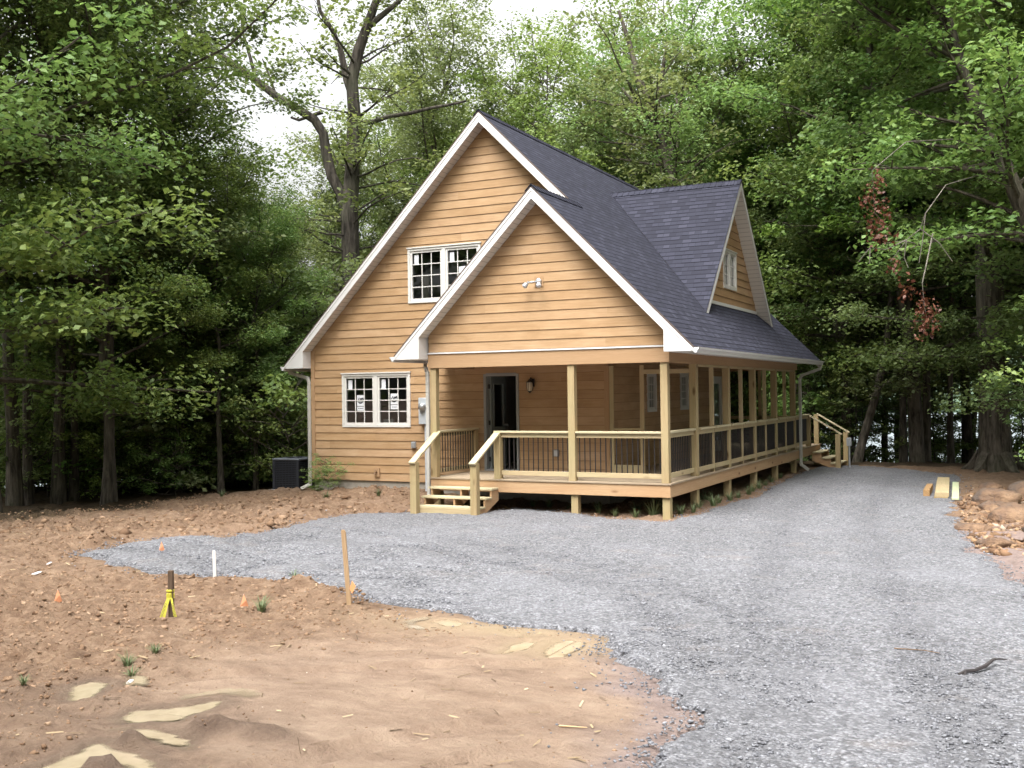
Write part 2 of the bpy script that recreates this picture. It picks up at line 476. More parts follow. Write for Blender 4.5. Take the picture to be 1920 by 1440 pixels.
PUDS = {
 'a': [(0.59,-13.90),(0.46,-13.75),(0.49,-13.60),(0.64,-13.57),(0.77,-13.73),(0.82,-13.92),(0.75,-14.00)],
 'b': [(1.28,-14.15),(1.25,-13.97),(1.40,-13.83),(1.49,-13.70),(1.58,-13.56),(1.70,-13.66),(1.66,-14.05),(1.58,-14.20),(1.43,-14.23)],
 'c': [(1.51,-14.26),(1.60,-14.19),(1.84,-14.23),(2.04,-14.28),(2.07,-14.39),(1.92,-14.43),(1.74,-14.38)],
 'd': [(1.60,-15.10),(1.60,-14.70),(1.54,-14.55),(1.61,-14.49),(1.81,-14.50),(2.10,-14.60),(2.25,-14.68),(2.25,-14.88),(1.95,-15.15)],
 'e': [(2.68,-11.41),(2.61,-11.07),(2.67,-10.90),(2.86,-10.87),(2.94,-11.12),(2.90,-11.43),(2.78,-11.53)],
 'f': [(2.36,-11.57),(2.35,-11.20),(2.48,-10.98),(2.55,-10.99),(2.56,-11.25),(2.52,-11.55)],
 'g': [(1.30,-10.73),(1.39,-10.53),(1.66,-10.53),(1.70,-10.71),(1.55,-10.89)]}

def sdist(px, py, poly):
    """signed distance, positive inside"""
    px = np.asarray(px, float); py = np.asarray(py, float)
    d = np.full(px.shape, 1e9); ins = np.zeros(px.shape, bool)
    n = len(poly)
    for i in range(n):
        ax, ay = poly[i]; bx, by = poly[(i+1) % n]
        ex, ey = bx-ax, by-ay
        t = np.clip(((px-ax)*ex+(py-ay)*ey)/(ex*ex+ey*ey+1e-12), 0, 1)
        d = np.minimum(d, np.hypot(px-ax-t*ex, py-ay-t*ey))
        cr = ((ay > py) != (by > py)) & (px < (bx-ax)*(py-ay)/((by-ay) if by != ay else 1e-12)+ax)
        ins ^= cr
    return np.where(ins, d, -d)

def roughness(x, y):
    """1 where the clay was turned over, 0 where it was driven smooth"""
    sm = S(1.35-np.hypot((x-2.9)/2.6, (y+12.7)/2.6))
    r = 1-sm
    n = fbm(x*0.7, y*0.7, 3, 50)
    return np.clip(r*0.95+ (n-0.5)*0.7, 0, 1)

MOUNDS = [(2.02,-14.16,0.16,0.10,.10),(2.22,-14.06,0.22,0.12,.07),(1.80,-14.50,0.10,0.07,.065),(1.98,-14.86,0.13,0.10,.09),(-0.56,-9.86,0.5,0.3,.12),(0.1,-10.35,0.35,0.22,.12),
          (-6.06,-7.7,0.35,0.3,.16),(-1.3,-10.3,.6,.4,.09),(-5.5,-5.0,.4,.3,.12),(-6.6,-2.6,.7,.4,.15),(-6.2,-1.0,.5,.4,.14),(-8.0,-2.0,.9,.5,.12),(-7.2,-4.0,.8,.5,.10)]

TYRES = [[(0.9,-13.2),(2.1,-12.3),(3.1,-11.75)], [(2.5,-14.9),(3.0,-13.7),(3.5,-12.8)], [(1.0,-12.2),(1.9,-11.6),(2.4,-11.35)], [(3.2,-15.2),(3.45,-14.2),(3.7,-13.4)]]

def H(x, y):
    """terrain height with clods and carved puddles"""
    z = G(x, y)
    near = np.clip(1-(np.hypot(x-CAM[0], y-CAM[1])-30)/20, 0.0, 1)
    r = roughness(x, y)
    clod = fbm(x*3.2, y*3.2, 4, 3, 0.6)-0.5
    rid = 1-np.abs(2*fbm(x*1.5, y*1.5, 3, 9)-1)
    cl2 = np.maximum(fbm(x*8.5, y*8.5, 3, 61, .55)-.44, 0)*np.clip(fbm(x*1.1, y*1.1, 2, 62)*2.4-.55, 0, 1)
    z = z+near*(r*(clod*0.16+ (rid-0.75)*0.10+cl2*(.20+.22*S((-4-x)/2)*S((y+9)/2)))+ (1-r)*(clod*0.034+(fbm(x*.9, y*.9, 2, 4)-.5)*.06))
    for pts in TYRES:
        for (a, b), (c, e) in zip(pts[:-1], pts[1:]):
            L2 = (c-a)**2+(e-b)**2; L1 = math.sqrt(L2)
            t = ((x-a)*(c-a)+(y-b)*(e-b))/L2
            s1 = ((x-a)*(e-b)-(y-b)*(c-a))/L1
            inn = S((t+.02)/.04)*S((1.02-t)/.04)
            band = S((.125-np.abs(s1))/.03)
            lug = .5+.5*np.sin((t*L1*1.0+np.abs(s1)*1.1)*2*math.pi/.105)
            berm = np.exp(-((np.abs(s1)-.16)/.035)**2)
            z = z+inn*(1-r*.6)*(-.016*band-.013*band*S((lug-.35)/.3)+.012*berm)*(.5+.9*fbm(x*1.4, y*1.4, 2, 88))
    for mx, my, rx, ry, h in MOUNDS:
        z = z+h*np.exp(-((x-mx)/rx)**2-((y-my)/ry)**2)*(0.55+0.9*fbm(x*6, y*6, 3, 71))
    return z

def axis(segs):
    out = [segs[0][0]]
    for a, b, st in segs:
        n = max(1, int(round((b-a)/st)))
        out += list(np.linspace(a, b, n+1)[1:])
    return np.array(out)
ax = axis([(-900,-200,70),(-200,-60,10),(-60,-22,1.4),(-22,-11,0.22),(-11,-5,0.07),(-5,5.2,0.036),(5.2,9,0.09),(9,14,0.5),(14,60,3),(60,200,14),(200,900,70)])
ay = axis([(-300,-60,40),(-60,-20,4),(-20,-16,0.3),(-16,-9,0.034),(-9,-4,0.06),(-4,4,0.11),(4,18,0.3),(18,60,1.5),(60,200,14),(200,900,70)])
TX, TY = np.meshgrid(ax, ay, indexing='ij')
NXg, NYg = TX.shape
fx, fy = TX.ravel(), TY.ravel()
gs = np.full(fx.shape, -9.0)
bb = (fx > -8) & (fx < 12) & (fy > -22) & (fy < 17)
gs[bb] = sdist(fx[bb], fy[bb], GPOLY)
gs = gs+np.where(bb, (fbm(fx*2.2, fy*2.2, 4, 21)-0.5)*0.5, 0)
hz = H(fx, fy)
base = G(fx, fy)
wet = np.zeros(fx.shape); pmask = np.full(fx.shape, -9.0)
near = (fx > 0) & (fx < 4) & (fy > -16) & (fy < -10)
PLEV = {}
for k, poly in PUDS.items():
    s_ = sdist(fx[near], fy[near], poly)
    pmask[near] = np.maximum(pmask[near], s_)
    PLEV[k] = float(np.mean([G(a, b) for a, b in poly]))-0.012
# pull the ground down inside every puddle and level its rim
for k, poly in PUDS.items():
    s_ = sdist(fx[near], fy[near], poly)+(fbm(fx[near]*7, fy[near]*7, 4, 33, .6)-0.5)*0.13-.01
    w = S((s_+0.16)/0.12)
    tgt = PLEV[k]-0.05*S(s_/0.06)+0.012
    keep = np.zeros(len(s_))
    for mx, my, rx, ry, h in MOUNDS[:4]:
        keep = np.maximum(keep, np.exp(-((fx[near]-mx)/rx)**2-((fy[near]-my)/ry)**2))
    w = w*(1-np.clip(keep*1.3, 0, 1))
    hz[near] = hz[near]*(1-w)+tgt*w
damp = S((pmask+0.16)/0.16)*0.85
for mx, my, rx, ry, h in MOUNDS[:4]:
    damp = np.maximum(damp, np.clip(1.3*np.exp(-((fx-mx)/(rx*1.2))**2-((fy-my)/(ry*1.2))**2), 0, 1))
damp = np.maximum(damp, 0.55*S((-13.2-fy)/1.2)*S((3.2-fx)/1.2)*fbm(fx*1.7, fy*1.7, 3, 55)*1.5)
damp = np.clip(damp*S((-12.2-fy)/.8), 0, 1)
wet0 = S((pmask+0.045)/0.05)*0.55
wet = 0.85*np.exp(-((fx-2.0)/1.1)**2-((fy+10.78)/.30)**2)*(gs < 0.2)
wet = np.maximum(wet, wet0)
wet = np.maximum(wet, 0.8*np.exp(-((fx-2.75)/.5)**2-((fy+11.15)/.45)**2))
under = S((gs-0.10)/0.10)
edge = S((gs+0.25)/0.25)
hz = hz*(1-edge)+(base+(hz-base)*0.25)*edge
hz = hz*(1-under)+(base-0.06)*under
rough = roughness(fx, fy)
dcam = np.hypot(fx-CAM[0], fy-CAM[1])
litter = np.maximum.reduce([S((-11.2-fx+fbm(fx*.5, fy*.5, 2, 5)*2-1-0.30*np.minimum(fy, 2))/1.2)*S((fy+14)/5), S((fy-14.3)/1.0), S((fx-6.6)/1.2)*S((fy+4)/3), S((fy-9)/2)*S((-9.8-fx)/1)])
grit = np.maximum(S((gs+0.35)/0.35)*S((fy+16)/1)*S((fx-2.5)/1.0)*S((-10.9-fy)/1.0), S((fx-4.2)/.4)*S((2-fy)/3)*S((fy+9)/3))
idx = np.arange(NXg*NYg).reshape(NXg, NYg)
quads = np.stack([idx[:-1, :-1], idx[1:, :-1], idx[1:, 1:], idx[:-1, 1:]], -1).reshape(-1, 4)
terr = mesh_np('ground', np.stack([fx, fy, hz], 1), quads, DIRT, dict(rough=rough, wet=wet, damp=damp, litter=litter, grit=grit*0.75), smooth=True)
tag(terr, 'brown clay soil around the house', 'ground', kind='structure')

# gravel drive: its own sheet a little above the soil
gin = gs.reshape(NXg, NYg)
cell = np.minimum.reduce([gin[:-1, :-1], gin[1:, :-1], gin[1:, 1:], gin[:-1, 1:]]).ravel() > 0
gq = quads[cell]
used, inv = np.unique(gq.ravel(), return_inverse=True)
ux, uy = fx[used], fy[used]
rut = 0.022*np.sin((uy*0.9+ux*0.25+fbm(ux*.6, uy*.6, 2, 8)*2.5)*7.5)*S((-4.5-uy)/2)*S((1.2-ux+(-8-uy)*0.4)/2)
guz = G(ux, uy)-0.05+0.088*S(gs[used]/0.22)+(fbm(ux*7, uy*7, 3, 13)-.5)*0.03+(fbm(ux*.8, uy*.8, 3, 14)-.5)*0.07*S(gs[used]/0.6)+rut*S(gs[used]/0.5)
def poly_d(x, y, L):
    d_ = np.full(x.shape, 1e9)
    for (a, b), (c, e) in zip(L[:-1], L[1:]):
        t = np.clip(((x-a)*(c-a)+(y-b)*(e-b))/((c-a)**2+(e-b)**2), 0, 1)
        d_ = np.minimum(d_, np.hypot(x-a-t*(c-a), y-b-t*(e-b)))
    return d_
wob = (fbm(ux*.5, uy*.5, 2, 77)-.5)*.5
track = np.zeros(ux.shape)
for L in ([(6.6,-19),(5.6,-12),(4.3,-5),(3.1,2),(2.6,12)], [(5.2,-19),(4.3,-12),(3.0,-5),(1.7,2),(1.2,12)], [(5.3,-19),(4.6,-12.5),(2.2,-8.2),(-1.6,-6.2),(-5,-5.6)], [(5.3,-19),(4.3,-10),(1.6,-6.9),(-1.8,-4.9),(-5,-4.2)]):
    track = np.maximum(track, np.exp(-((poly_d(ux, uy, L)+wob*.4)/.26)**2)*(.45+.8*fbm(ux*1.3, uy*1.3, 3, 78)))
guz = guz-.010*np.clip(track, 0, 1)
gravel = mesh_np('gravel_driveway', np.stack([ux, uy, guz], 1), inv.reshape(-1, 4), GRAV, dict(track=np.clip(track, 0, 1)), smooth=True)
tag(gravel, 'grey crushed stone drive curving to the right of the house', 'driveway', kind='structure')

def gz(x, y):
    x = np.asarray(x, float); y = np.asarray(y, float)
    return G(x, y)+0.036+(fbm(x*.8, y*.8, 3, 14)-.5)*0.07

# loose stones lying on the drive and spilling over its edge
rs = np.random.RandomState(5)
def pebbles(name, px, py, pz, size, mat, var, kindlabel, cat, flat=0.6):
    n = len(px)
    base = np.array([(1, 0, 0), (-1, 0, 0), (0, 1, 0), (0, -1, 0), (0, 0, 1), (0, 0, -1)], float)
    fc = np.array([(0, 2, 4), (2, 1, 4), (1, 3, 4), (3, 0, 4), (2, 0, 5), (1, 2, 5), (3, 1, 5), (0, 3, 5)])
    j = base[None]*(0.65+0.7*rs.rand(n, 6, 1))+rs.normal(0, 0.22, (n, 6, 3))
    q = rs.normal(0, 1, (n, 4)); q /= np.linalg.norm(q, axis=1)[:, None]
    w, x, y, z = q.T
    R = np.stack([np.stack([1-2*(y*y+z*z), 2*(x*y-z*w), 2*(x*z+y*w)], -1), np.stack([2*(x*y+z*w), 1-2*(x*x+z*z), 2*(y*z-x*w)], -1), np.stack([2*(x*z-y*w), 2*(y*z+x*w), 1-2*(x*x+y*y)], -1)], 1)
    j = np.einsum('nij,nkj->nki', R, j)
    j[:, :, 2] *= flat
    V = j*size[:, None, None]*0.5+np.stack([px, py, pz], 1)[:, None, :]
    Fc = (fc[None]+(np.arange(n)*6)[:, None, None]).reshape(-1, 3)
    o = mesh_np(name, V.reshape(-1, 3), Fc, mat, dict(var=np.repeat(var, 6)))
    return tag(o, kindlabel, cat, kind='stuff')

N = 420000
sx_ = rs.uniform(-7, 10, N); sy_ = rs.uniform(-17, 12, N)
dd = np.hypot(sx_-CAM[0], sy_-CAM[1])
keep = rs.rand(N) < np.clip((8.5/np.maximum(dd, 4))**1.8, 0, 1)*0.9
sx_, sy_, dd = sx_[keep], sy_[keep], dd[keep]
sg = sdist(sx_, sy_, GPOLY)+(fbm(sx_*2.2, sy_*2.2, 4, 21)-0.5)*0.5
inside = sg > -0.02
spill = (sg <= -0.02) & (sg > -0.5) & (rs.rand(len(sg)) < 0.5*np.exp(sg/0.12))
k = inside | spill
sx_, sy_, sg, dd = sx_[k], sy_[k], sg[k], dd[k]
zz = np.where(sg > 0, gz(sx_, sy_)-0.004, H(sx_, sy_)+0.002)
GSTONE = m_attr_ramp('crushed_stone', [(0.05, (0.082, 0.083, 0.092)), (0.45, (0.168, 0.170, 0.187)), (0.8, (0.275, 0.278, 0.30)), (1.0, (0.44, 0.44, 0.46))])
pebbles('loose_gravel', sx_, sy_, zz, (0.010+0.014*rs.rand(len(sx_))+0.020*rs.rand(len(sx_))**8)*(1+0.02*np.maximum(dd-8, 0)), GSTONE, rs.beta(2.2, 2.2, len(sx_)), 'loose grey stones spread over the gravel drive', 'gravel')

N = 260000
cx_ = rs.uniform(-14, 5, N); cy_ = rs.uniform(-16, 2, N)
dd = np.hypot(cx_-CAM[0], cy_-CAM[1])
rr = roughness(cx_, cy_)
k = (rs.rand(N) < np.clip((7.5/dd)**1.3, 0, 1)*(0.07+0.93*rr**1.5)*0.75)
cx_, cy_, dd, rr = cx_[k], cy_[k], dd[k], rr[k]
sg = sdist(cx_, cy_, GPOLY)
pm = np.full(len(cx_), -9.)
for poly in PUDS.values(): pm = np.maximum(pm, sdist(cx_, cy_, poly))
k = (sg < -0.05) & (pm < -0.04)
cx_, cy_, dd, rr = cx_[k], cy_[k], dd[k], rr[k]
bx2 = rs.uniform(-11.5, -4.4, 9000); by2 = rs.uniform(-8.5, 1.5, 9000)
k = (sdist(bx2, by2, GPOLY) < -.12) & (sdist(bx2, by2, GPOLY) > -3.6) & (rs.rand(9000) < 1.5*fbm(bx2*.8, by2*.8, 3, 93)**2)
bx2, by2 = bx2[k], by2[k]
CLOD = m_attr_ramp('clay_clod', [(0.1, (0.109, 0.061, 0.036)), (0.4, (0.195, 0.119, 0.071)), (0.75, (0.295, 0.194, 0.124)), (1, (0.407, 0.294, 0.200))], 0.95, 60)
sz = (0.010+0.040*rs.rand(len(cx_))**4.0)*(0.6+0.6*rr)*(1+0.03*np.maximum(dd-8, 0))
sz2 = .03+.17*rs.rand(len(bx2))**4
cx_, cy_, sz = np.concatenate([cx_, bx2]), np.concatenate([cy_, by2]), np.concatenate([sz, sz2])
pebbles('dirt_clods', cx_, cy_, H(cx_, cy_)-sz*0.05, sz, CLOD, rs.beta(2.2, 2.2, len(cx_)), 'crumbled clods of brown clay scattered over the dirt', 'dirt', 0.75)

N = 5200
qx = rs.uniform(-13, 5, N); qy = rs.uniform(-16, 2, N)
k = (sdist(qx, qy, GPOLY) < -.05) & (rs.rand(N) < np.clip((8/np.hypot(qx-CAM[0], qy-CAM[1]))**.8, 0, 1)*(.25+.75*fbm(qx*.6, qy*.6, 3, 66)))
for poly in PUDS.values(): k &= sdist(qx, qy, poly) < -.05
qx, qy = qx[k], qy[k]; n = len(qx)
an = rs.uniform(0, 6.28, n); ln = rs.uniform(.02, .11, n)*.5; wd = rs.uniform(.0018, .0045, n)*(1+.04*np.hypot(qx-CAM[0], qy-CAM[1]))
qz = H(qx, qy)+.008
tl = rs.normal(0, .15, n)
dx, dy = np.cos(an), np.sin(an)
V = np.stack([np.stack([qx+sx*dx*ln-sy*dy*wd, qy+sx*dy*ln+sy*dx*wd, qz+sx*ln*tl+.004*(sy > 0)], 1) for sx, sy in ((-1, -1), (1, -1), (1, 1), (-1, 1))], 1).reshape(-1, 3)
STRAW = m_attr_ramp('straw_bits', [(0, (.07, .045, .03)), (.4, (.20, .14, .085)), (.75, (.38, .29, .17)), (1, (.50, .42, .28))], .85)
tag(mesh_np('straw_litter', V, np.arange(n*4).reshape(n, 4), STRAW, dict(var=np.repeat(rs.rand(n), 4))), 'bits of straw, roots and twigs scattered over the dirt', 'litter', kind='stuff')

# puddles
def m_puddle():
    m = NT('muddy_water')
    c = m.ramp(m.noise(m.obj(), 5.0, 4, .65), [(0.3, (0.26, 0.205, 0.135)), (0.7, (0.36, 0.30, 0.21))])
    p = m.n('BsdfPrincipled', None, Base_Color=c, Roughness=0.05, Normal=m.bump(m.noise(m.obj(), 14.0, 2), 0.05, 0.01))
    tr = m.n('BsdfTransparent')
    mx = m.n('MixShader', None, Fac=m.ramp(m.attr('depth'), [(0.02, (0, 0, 0)), (0.35, (1, 1, 1))]))
    m.t.links.new(tr.outputs[0], mx.inputs[1]); m.t.links.new(p.outputs[0], mx.inputs[2])
    m.t.links.new(mx.outputs[0], m.out.inputs[0])
    return m.mat
PUD = m_puddle()
plabels = dict(a='small muddy puddle at far left below the green weed tuft', b='narrow muddy puddle above the large clay lump', c='muddy puddle between two clay lumps near the front',
               d='largest muddy puddle at the front left edge', e='yellowish puddle at the edge of the gravel, right one of two', f='yellowish puddle left of a mud ridge beside the gravel', g='thin pale puddle along the gravel edge right of the tan stake')
for k_, poly in PUDS.items():
    depth = np.full(fx.shape, -1.0)
    s_ = sdist(fx[near], fy[near], poly)
    depth[near] = np.where(s_ > -.22, PLEV[k_]-hz[near], -1)
    gd = depth.reshape(NXg, NYg)
    ok = np.maximum.reduce([gd[:-1, :-1], gd[1:, :-1], gd[1:, 1:], gd[:-1, 1:]]).ravel() > -.004
    pq = quads[ok]
    if not len(pq): continue
    us, iv = np.unique(pq.ravel(), return_inverse=True)
    cx0, cy0 = float(fx[us].mean()), float(fy[us].mean())
    o = mesh_np('puddle', np.stack([fx[us]-cx0, fy[us]-cy0, np.zeros(len(us))], 1), iv.reshape(-1, 4), PUD, dict(depth=np.clip(depth[us]*12, 0, 1)), smooth=True)
    o.location = (cx0, cy0, PLEV[k_])
    tag(o, plabels[k_], 'puddle')

# lake and far shore
mb = MB()
mb.poly([(-900, 33, -6.3), (900, 33, -6.3), (900, 1200, -6.3), (-900, 1200, -6.3)])
def m_lake():
    m = NT('lake_water')
    return m.surf((0.16, 0.19, 0.20), 0.45, m.bump(m.noise(m.scalev(m.obj(), (0.5, 0.25, 1)), 1.0, 4), 0.25, 0.2))
tag(mb.build('lake', m_lake(), fixn=False), 'bright lake seen between the tree trunks', 'lake', kind='structure')

def hill():
    n, mrow = 240, 26
    th = np.linspace(-1.35, 1.1, n); t = np.linspace(0, 1, mrow)
    A, T = np.meshgrid(th, t, indexing='ij')
    Rr = 330+T*160
    x = Rr*np.sin(A); y = Rr*np.cos(A)
    hgt = (22+18*fbm(A*3+5, A*0, 3, 40))*np.sin(np.clip(T*1.9, 0, math.pi/2))
    z = -7+hgt+(fbm(x*.08, y*.08, 4, 41)-.5)*9*np.clip(T*6, 0, 1)
    i2 = np.arange(n*mrow).reshape(n, mrow)
    q = np.stack([i2[:-1, :-1], i2[1:, :-1], i2[1:, 1:], i2[:-1, 1:]], -1).reshape(-1, 4)
    m = NT('wooded_hill')
    c = m.ramp(m.noise(m.obj(), 0.14, 5, 0.7), [(0.35, (0.025, 0.05, 0.03)), (0.65, (0.085, 0.13, 0.075))])
    mt = m.surf(c, 0.9, m.bump(m.noise(m.obj(), 0.2, 5), 1.0, 3.0))
    o = mesh_np('far_hills', np.stack([x.ravel(), y.ravel(), z.ravel()], 1), q, mt, smooth=True)
    tag(o, 'wooded hills on the far shore of the lake', 'hills', kind='structure')
hill()

# ------------------------------------------------------------------ the house
XL, XC, YM, YB = -9.549, -1.964, 1.954, 11.42
XLD, HB, HT = -5.138, 2.231, 2.525
XA, ZA, MS = -4.757, 7.86, 1.007
XS, ZS = -2.59, 5.69
EO = 0.577
YF, YR, YE = -0.34, 1.615, 11.78
TH = 0.24
house = thing('wooden_house', (-4.75, 6, -0.65), 'tan lap sided house with dark shingle gables and a raised timber porch', 'house')

def zmain(x): return ZA-MS*abs(x-XA)
def zsmall(x): return ZS-MS*abs(x-XS)

EXP = 0.186
def siding(name, P0, u, nrm, left, right, z0, z1, kinks=(), openings=(), parent=house, seed=0, corner=None):
    """lap boards; left(z), right(z) give the wall's extent along u at height z"""
    P0, u, nrm = Vector(P0), Vector(u), Vector(nrm)
    rg = random.Random(seed)
    V, Fc, UV, Mi, AT = [], [], [], [], []
    def quad(pts, uvs, mi, var):
        b = len(V); V.extend(pts); Fc.append((b, b+1, b+2, b+3)); UV.extend(uvs); Mi.append(mi); AT.extend([var]*4)
    nb = int(math.ceil((z1-z0)/EXP))
    for k in range(nb):
        zb, zt = z0+k*EXP, min(z0+(k+1)*EXP, z1)
        cuts = sorted({zb, zt} | {c for c in kinks if zb < c < zt} | {c for o in openings for c in (o[2], o[3]) if zb+1e-4 < c < zt-1e-4})
        # butt joints along this course
        x = left(zb)-rg.random()*3.6; joints = []
        while x < right(zb)+4: joints.append(x); x += 3.66
        vs = [(rg.random(), rg.random()*40, rg.random()*40) for _ in joints]
        for a, b in zip(cuts[:-1], cuts[1:]):
            spans = [(0.0, 1.0)]
            la, ra, lb, rb = left(a), right(a), left(b), right(b)
            if rb-lb < 0.002 and ra-la < 0.002: continue
            segs = []
            mid = (a+b)/2
            ops = sorted([(o[0], o[1]) for o in openings if o[2] < mid < o[3]])
            s0 = None
            edges = [('L',)]+[('v', j) for j in joints]+[]
            pts = [None]
            xs = sorted([j for j in joints if la < j < ra])
            brk = [(la, lb)]+[(j, min(max(j, lb), rb)) for j in xs]+[(ra, rb)]
            for (p0, q0), (p1, q1) in zip(brk[:-1], brk[1:]):
                pieces = [(p0, q0, p1, q1)]
                for o0, o1 in ops:
                    nw = []
                    for (c0, d0, c1, d1) in pieces:
                        if o1 <= c0 or o0 >= c1: nw.append((c0, d0, c1, d1)); continue
                        if o0 > c0: nw.append((c0, d0, o0, o0))
                        if o1 < c1: nw.append((o1, o1, c1, d1))
                    pieces = nw
                segs += pieces
            for (c0, d0, c1, d1) in segs:
                ji = max([i for i, j in enumerate(joints) if j <= (c0+c1)/2] or [0])
                var, ou, ov = vs[ji]
                def off(z): return 0.0135-0.0105*(z-zb)/EXP
                def P(uu, z, dn=0): return P0+u*uu+nrm*(off(z)+dn)+Vector((0, 0, z))
                quad([P(c0, a), P(c1, a), P(d1, b), P(d0, b)], [(c0+ou, a+ov), (c1+ou, a+ov), (d1+ou, b+ov), (d0+ou, b+ov)], 0, var)
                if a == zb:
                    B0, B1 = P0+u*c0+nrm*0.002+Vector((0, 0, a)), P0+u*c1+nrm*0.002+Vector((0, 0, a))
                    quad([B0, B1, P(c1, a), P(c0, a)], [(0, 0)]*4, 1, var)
                    # dark strip painting in the shadow line at the lap
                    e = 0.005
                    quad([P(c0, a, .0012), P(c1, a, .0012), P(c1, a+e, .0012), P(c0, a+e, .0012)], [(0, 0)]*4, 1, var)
    me = bpy.data.meshes.new(name)
    me.from_pydata([tuple(p) for p in V], [], Fc)
    ul = me.uv_layers.new(name='UVMap'); ul.data.foreach_set('uv', [c for p in UV for c in p])
    me.materials.append(SID); me.materials.append(LAPSHADE)
    me.polygons.foreach_set('material_index', Mi)
    at = me.attributes.new('var', 'FLOAT', 'POINT'); at.data.foreach_set('value', AT)
    o = bpy.data.objects.new(name, me); COL.objects.link(o)
    o.parent = parent; o.matrix_parent_inverse = Matrix.Translation(-Vector(parent.location))
    return o

# window positions (x from, x to, z from, z to)
WL = (-8.68, -6.79, 0.95, 2.197)
WU = (-6.808, -4.92, 3.775, 5.02)
DR = (-4.86, -4.06, 0.0, 2.12)
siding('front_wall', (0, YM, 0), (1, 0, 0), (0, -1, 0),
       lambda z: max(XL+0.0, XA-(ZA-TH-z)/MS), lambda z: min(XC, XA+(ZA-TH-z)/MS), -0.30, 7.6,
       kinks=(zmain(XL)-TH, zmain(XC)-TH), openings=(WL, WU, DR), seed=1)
siding('porch_gable_wall', (0, 0, 0), (1, 0, 0), (0, -1, 0),
       lambda z: max(XLD+0.02, XS-(ZS-TH-z)/MS), lambda z: min(-0.01, XS+(ZS-TH-z)/MS), 2.545, 5.44,
       kinks=(zsmall(XLD+.02)-TH, zsmall(-0.01)-TH), seed=2)
RW1, RW2, RD = (4.34, 4.98, 1.22, 2.14), (6.82, 7.49, 1.22, 2.14), (9.75, 10.65, 0.0, 2.08)
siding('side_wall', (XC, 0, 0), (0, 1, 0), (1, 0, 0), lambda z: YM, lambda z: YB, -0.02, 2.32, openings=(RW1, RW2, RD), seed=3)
mb = MB()   # corner boards
mb.box(XL-0.03, XL+0.07, YM-0.032, YM+0.07, -0.30, zmain(XL)-TH-0.02)
mb.build('corner_board', PANEL, house); mb = MB()
mb.box(XC-0.08, XC+0.026, YM-0.030, YM-0.0, 0.0, HB)
mb.box(XC+0.0, XC+0.026, YM-0.0005, YM+0.08, 0.0, HB)
mb.build('corner_board', PANEL, house)
mb = MB()   # left, rear and porch side sheathing, plain sides
mb.poly([(XL, YM, -.3), (XL, YB, -.3), (XL, YB, 2.7), (XL, YM, 2.7)])
mb.poly([(XL, YB, -.3), (XC, YB, -.3), (XC, YB, 4.9), (XA, YB, 7.6), (XL, YB, 2.8)])
mb.poly([(XLD+.02, 0.0, HB), (XLD+.02, YM, HB), (XLD+.02, YM, 2.85), (XLD+.02, 0.0, 2.85)])
mb.build('rear_wall', PANEL, house, fixn=False)
mb = MB()
mb.box(XL+0.01, XC-0.01, YM+0.02, YB-0.02, -1.1, -0.302)
mb.build('foundation', CONC, house)
# dark rooms behind the openings
mb = MB()
def room(x0, x1, y0, y1, z0, z1):
    mb.poly([(x0, y1, z0), (x1, y1, z0), (x1, y1, z1), (x0, y1, z1)])
    mb.poly([(x0, y0, z0), (x0, y1, z0), (x0, y1, z1), (x0, y0, z1)])
    mb.poly([(x1, y0, z0), (x1, y1, z0), (x1, y1, z1), (x1, y0, z1)])
    mb.poly([(x0, y0, z1), (x1, y0, z1), (x1, y1, z1), (x0, y1, z1)])
    mb.poly([(x0, y0, z0), (x1, y0, z0), (x1, y1, z0), (x0, y1, z0)], None, 1)
room(XL+.05, -5.6, YM+.05, 6.0, -0.01, 2.45)
room(-5.55, XC-.05, YM+.05, 11.2, -0.01, 2.45)
room(-7.4, -3.3, YM+.05, 5.5, 2.9, 5.3)
mb.build('interior_room', [DARKIN, INFLOOR], house, fixn=False)

# --- roofs
def slab(mb, pts, nrm, t, ms, uvf):
    """top polygon plus underside offset by t along -nrm"""
    n = Vector(nrm).normalized(); p = [Vector(a) for a in pts]; q = [a-n*t for a in p]
    mb.poly(p, [uvf(a) for a in p], ms[0]); mb.poly(q[::-1], [uvf(a) for a in q[::-1]], ms[1])
    for i in range(len(p)):
        j = (i+1) % len(p)
        mb.poly([p[i], q[i], q[j], p[j]], [uvf(a) for a in (p[i], q[i], q[j], p[j])], ms[2])
sl_ = math.sqrt(1+MS*MS)
mb = MB()
xw = XA-5.40
uvx = lambda a: (a.y, a.z*sl_/MS)
slab(mb, [(XA, YR, ZA), (XA, YE, ZA), (xw, YE, zmain(xw)), (xw, YR, zmain(xw))], (-MS, 0, 1), 0.035, (0, 1, 1), uvx)
slab(mb, [(XA, YR, ZA), (XS, YR, zmain(XS)), (XS, YF, zmain(XS)), (EO, YF, zmain(EO)), (EO, YE, zmain(EO)), (XA, YE, ZA)], (MS, 0, 1), 0.035, (0, 1, 1), uvx)
xsl = 2*XS-EO
zs_ = zmain(XS)
slab(mb, [(XS, YF, zs_), (XS, YM+.02, zs_), (xsl, YM+.02, zs_-MS*(XS-xsl)), (xsl, YF, zs_-MS*(XS-xsl))], (-MS, 0, 1), 0.035, (0, 1, 1), uvx)
roof = mb.build('roof', [SHING, DRIP], house, fixn=False)
